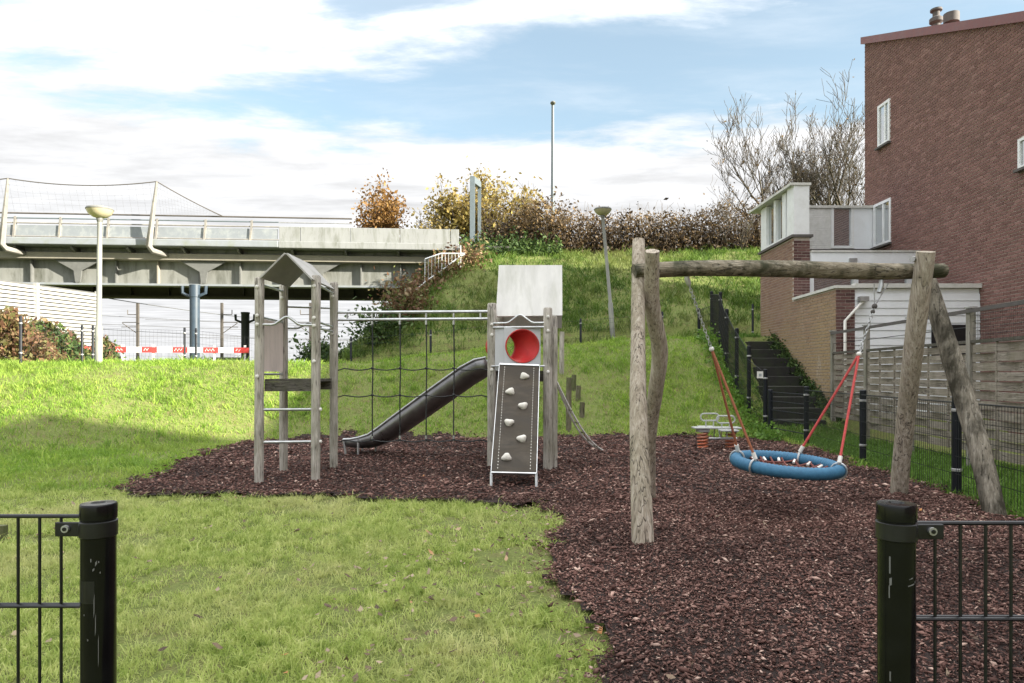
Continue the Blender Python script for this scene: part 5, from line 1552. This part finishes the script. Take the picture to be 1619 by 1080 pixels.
def tree(name, label, cat, base, stems, ln, r, lev, seed, leaf=None, nleaf=0, lsize=.1, group=None, spread=.5, up=.35, kids=3, twig=.006, shrink=.72, lean=None, fill=.3, bark='branch', crown_name='crown'):
    rnd = random.Random(seed); base = Vector(base)
    o = thing(name, label, cat, tuple(base), group)
    out = []; tips = []
    for s_ in range(stems):
        a = 6.283 * s_ / max(1, stems) + rnd.uniform(-.4, .4); k = .0 if stems == 1 else rnd.uniform(.12, .4)
        d = Vector((math.cos(a) * k, math.sin(a) * k, 1))
        if lean: d += Vector(lean)
        grow(base + Vector((math.cos(a) * k * .5, math.sin(a) * k * .5, -.3)), d.normalized(), ln * rnd.uniform(.85, 1.1), r, lev, out, tips, rnd, spread, up, kids, shrink)
    tr, cr_ = MB(), MB()
    for pts, rs, lv in out:
        big = lv >= lev - 0
        (tr if big else cr_).tube(pts, [max(twig, q_) for q_ in rs], 7 if big else (4 if lv > 1 else 3), cap=False)
    tr.build('trunk', bark, o, smooth=True)
    cr_.build('branches', bark, o, kind='stuff')
    if leaf:
        T = np.array([tuple(q_) for q_ in tips]); idx = rng.integers(0, len(T), nleaf)
        leaf_cloud(crown_name, leaf, T[idx] + rng.normal(0, fill, (nleaf, 3)), lsize, o)
    return o
# bare trees behind the house
for i, (px, d, zt, stems, sd, lab) in enumerate(((1225, 33, 15.0, 3, 4, 'leftmost tall bare tree rising behind the white terrace'), (1296, 34, 15.6, 3, 9, 'bare multi-stemmed tree between terrace and brick house'),
                                             (1345, 33, 15.2, 3, 15, 'bare tree closest to the edge of the brick house'), (1262, 37, 14.0, 2, 23, 'bare tree standing furthest back behind the terrace'))):
    b = at(px, 400, d); b.z = h1(b.x, b.y)
    tree('bare_tree', lab, 'tree', b, stems, (zt - b.z) * .36, .13, 5, sd, 'hedge_leaf', 200, .06, 'bare trees behind the terrace', spread=.46, up=.62, kids=3, twig=.009, shrink=.72, fill=.15, bark='branch')
for (px, d, ht, sd, lab) in ((1165, 31, 3.4, 31, 'small bare tree at right end of the hedge'), (1188, 32, 4.4, 37, 'thin bare tree left of the white terrace')):
    b = at(px, 400, d); b.z = h1(b.x, b.y)
    tree('bare_tree', lab, 'tree', b, 2, ht * .45, .05, 4, sd, 'hedge_leaf', 120, .05, spread=.5, up=.5, kids=3, twig=.007)
# autumn trees behind the bridge
b = at(612, 400, 46); b.z = 6.9
tree('autumn_tree', 'orange leaved autumn tree rising behind the bridge parapet', 'tree', b, 1, 3.1, .12, 4, 3, 'orange_leaf', 7000, .11, spread=.47, up=.5, kids=4, twig=.01, fill=.34)
b = at(577, 400, 46); b.z = 6.9
tree('autumn_shrub', 'low purple brown shrub left of the orange tree', 'shrub', b, 3, 1.5, .05, 3, 8, 'purple_leaf', 900, .12, spread=.5, up=.5, fill=.3)
for i, (px, ht, lf, n_, sd, lab) in enumerate(((690, 6.6, 'olive_leaf', 2200, 5, 'olive brown half bare tree right of the orange tree'), (745, 7.2, 'yellow_leaf', 4200, 6, 'bright yellow autumn tree behind the portal mast'), (800, 6.0, 'yellow_leaf', 1500, 12, 'sparse pale yellow tree right of the portal mast'))):
    b = at(px, 400, 46 - i); b.z = 6.9
    tree('autumn_tree', lab, 'tree', b, 4, ht * .46, .07, 4, sd, lf, n_, .12, 'autumn trees behind the bridge', spread=.46, up=.6, kids=3, twig=.01, fill=.3)
# hedge along the top of the hill
hd = thing('hedge', 'long overgrown brown hedge along the top of the hill', 'hedge', (4.5, 32, 6.8))
n = 46000
hx_ = rng.uniform(-1.6, 13.0, n); hy_ = 32.2 + rng.normal(0, .55, n)
top_ = 8.4 + 1.0 * fbm(hx_ * .55, hx_ * 0 + 3, 81, 4) - 1.0 * sstep(1.5, -1.5, hx_) + 0.6 * sstep(8, 11, hx_)
bot_ = 6.3 + 0 * hx_
tt = rng.random(n) ** 1.15
hz_ = bot_ + (top_ - bot_) * tt
k = rng.random(n) < np.clip(1.5 - .75 * tt, .4, 1) * np.clip(fbm(hx_ * 2, hz_ * 2, 83) * 2.4, .45, 1)
leaf_cloud('foliage', 'hedge_leaf', np.stack([hx_, hy_, hz_], 1)[k], .047, hd)
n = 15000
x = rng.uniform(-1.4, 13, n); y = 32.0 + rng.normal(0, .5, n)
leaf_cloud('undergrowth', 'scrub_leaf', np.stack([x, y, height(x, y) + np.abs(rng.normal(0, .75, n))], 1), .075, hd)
m = MB(); rnd = random.Random(77)
for i in range(230):
    x = rnd.uniform(-1.4, 13.0); y = 32.2 + rnd.gauss(0, .4); tp = 8.5 + .9 * float(fbm(np.array([x * .55]), np.array([3.0]), 81)[0])
    out = []; tips = []
    grow(Vector((x, y, 6.2)), Vector((rnd.gauss(0, .25), 0, 1)).normalized(), (tp - 6.2) * .62, .022, 2, out, tips, rnd, .45, .5, 2, .6, 3)
    for pts, rs, lv in out: m.tube(pts, [max(.006, r_) for r_ in rs], 3, cap=False)
m.build('stems', 'stem', hd, kind='stuff')
iv = thing('ivy_bank', 'dark green ivy and scrub under the hedge beside the bridge end', 'ivy', (-.8, 30.5, 6.2))
n = 3800
x = rng.uniform(-2.3, 2.2, n); y = rng.uniform(29.6, 32, n)
leaf_cloud('foliage', 'ivy_leaf', np.stack([x, y, height(x, y) + np.abs(rng.normal(0, .35, n))], 1), .075, iv)
for (px, py, d, lab, sd) in ((838, 362, 31.2, 'tangled reddish shrub at left end of the hedge', 91), (878, 345, 31.2, 'taller reddish shrub in front of the street light', 93)):
    b = at(px, 400, d); b.z = h1(b.x, b.y)
    tree('tangled_shrub', lab, 'shrub', b, 4, 1.25, .03, 3, sd, 'hedge_leaf', 800, .07, spread=.55, up=.5, kids=3, twig=.006, fill=.2, bark='stem', crown_name='foliage')
# dry weeds on the flank of the hill and shrubs near its foot
wd = thing('dry_scrub', 'dry brown weeds on the hill flank beside the stair railing', 'scrub', (-3, 27.5, 5))
n = 4200
t_ = rng.random(n); x = -4.7 + 3.2 * t_ + rng.normal(0, .35, n); y = 27.0 + 2.2 * t_ + rng.normal(0, .5, n)
leaf_cloud('foliage', 'bramble_leaf', np.stack([x, y, height(x, y) + np.abs(rng.normal(.05, .3, n))], 1), .07, wd)
for (px, d, h_, w_, lab, sd, lf) in ((640, 25.5, 1.5, 1.0, 'brown green bush at foot of the hill below the railing', 101, 'bramble_leaf'), (600, 24.5, 1.2, 1.1, 'leafy bush at foot of the hill seen through the rope net', 103, 'ivy_leaf'),
                                 (505, 24.0, .9, .8, 'small dark bush behind the ladder tower', 107, 'ivy_leaf')):
    x = (px - CX) / FPX * d; b = Vector((x, d, h1(x, d)))
    o = thing('bush', lab, 'bush', tuple(b)); n = 1500
    q_ = rng.normal(0, 1, (n, 3)) * np.array([w_ * .45, w_ * .4, h_ * .32]) + np.array([b.x, b.y, b.z + h_ * .45]); q_[:, 2] = np.maximum(q_[:, 2], b.z)
    leaf_cloud('foliage', lf, q_, .07, o)
    m = MB(); rnd = random.Random(sd)
    for i in range(18):
        e_ = b + Vector((rnd.gauss(0, w_ * .4), rnd.gauss(0, w_ * .4), h_ * rnd.uniform(.6, 1.15)))
        m.tube([b + Vector((rnd.gauss(0, .1), rnd.gauss(0, .1), -.1)), b.lerp(e_, .5) + Vector((rnd.gauss(0, .05), 0, .05)), e_], [.014, .01, .006], 3, cap=False)
    m.build('stems', 'stem', o, kind='stuff')
for (px, d, h_, w_, lab, sd, lf) in ((15, 21.0, 1.35, 2.0, 'reddish brown bramble bush below the noise barrier at left edge', 111, 'bramble_leaf'), (65, 22.5, 1.3, 1.7, 'green bramble bush behind the notice board', 113, 'ivy_leaf'),
                                 (112, 23.5, 1.2, 1.3, 'dark green bush left of the lamp post', 117, 'ivy_leaf'), (165, 25.2, 1.2, .8, 'small dark bush just right of the lamp post', 119, 'ivy_leaf')):
    x = (px - CX) / FPX * d; b = Vector((x, d, h1(x, d)))
    o = thing('bush', lab, 'bush', tuple(b)); n = 3000
    ph_ = rng.random(n) * 6.283; rr_ = np.sqrt(rng.random(n)); zz = rng.random(n) ** .8
    prof_ = np.sqrt(np.clip(1 - zz ** 2.2, 0, 1))
    q_ = np.stack([b.x + np.cos(ph_) * rr_ * w_ * .75 * prof_ + rng.normal(0, .08, n), b.y + np.sin(ph_) * rr_ * w_ * .6 * prof_, b.z + zz * h_ * (1 + .25 * np.sin(ph_ * 2 + sd)) + rng.normal(0, .06, n)], 1)
    leaf_cloud('foliage', lf, q_, .075, o)
    if lf == 'ivy_leaf':
        k = rng.random(n) < .28; leaf_cloud('dead_foliage', 'bramble_leaf', q_[k] + np.array([0, -.05, .12]), .07, o)
    m = MB(); rnd = random.Random(sd)
    for i in range(26):
        e_ = b + Vector((rnd.gauss(0, w_ * .4), rnd.gauss(0, w_ * .3) - .2, h_ * rnd.uniform(.7, 1.2)))
        m.tube([b + Vector((rnd.gauss(0, .2), rnd.gauss(0, .2), 0)), b.lerp(e_, .6) + Vector((0, 0, .15)), e_], [.013, .01, .006], 3, cap=False)
    m.build('stems', 'stem', o, kind='stuff')
sv_ = thing('stair_ivy', 'dark green ivy growing between the stairs and the garden wall', 'ivy', (7.3, 16.5, .8))
n = 3000; y = rng.uniform(15.3, 19.8, n); x = gx(y) - .03 - np.abs(rng.normal(0, .13, n))
leaf_cloud('foliage', 'ivy_leaf', np.stack([x, y, .15 + (y - 15.35) * .49 + np.abs(rng.normal(.0, .12, n))], 1), .035, sv_)
# weeds along the fence foot and round the posts
wv = thing('weeds', 'straggly pale weeds along the foot of the stair fence', 'weeds', (5.3, 15.5, .3))
n = 2600; y = rng.uniform(13.6, 20, n); x = np.interp(y, [13, 20.6], [5.45, 5.9]) - .25 + rng.normal(0, .14, n)
leaf_cloud('foliage', 'strip_blade', np.stack([x, y, height(x, y) + np.abs(rng.normal(0, .16, n))], 1), .04, wv)
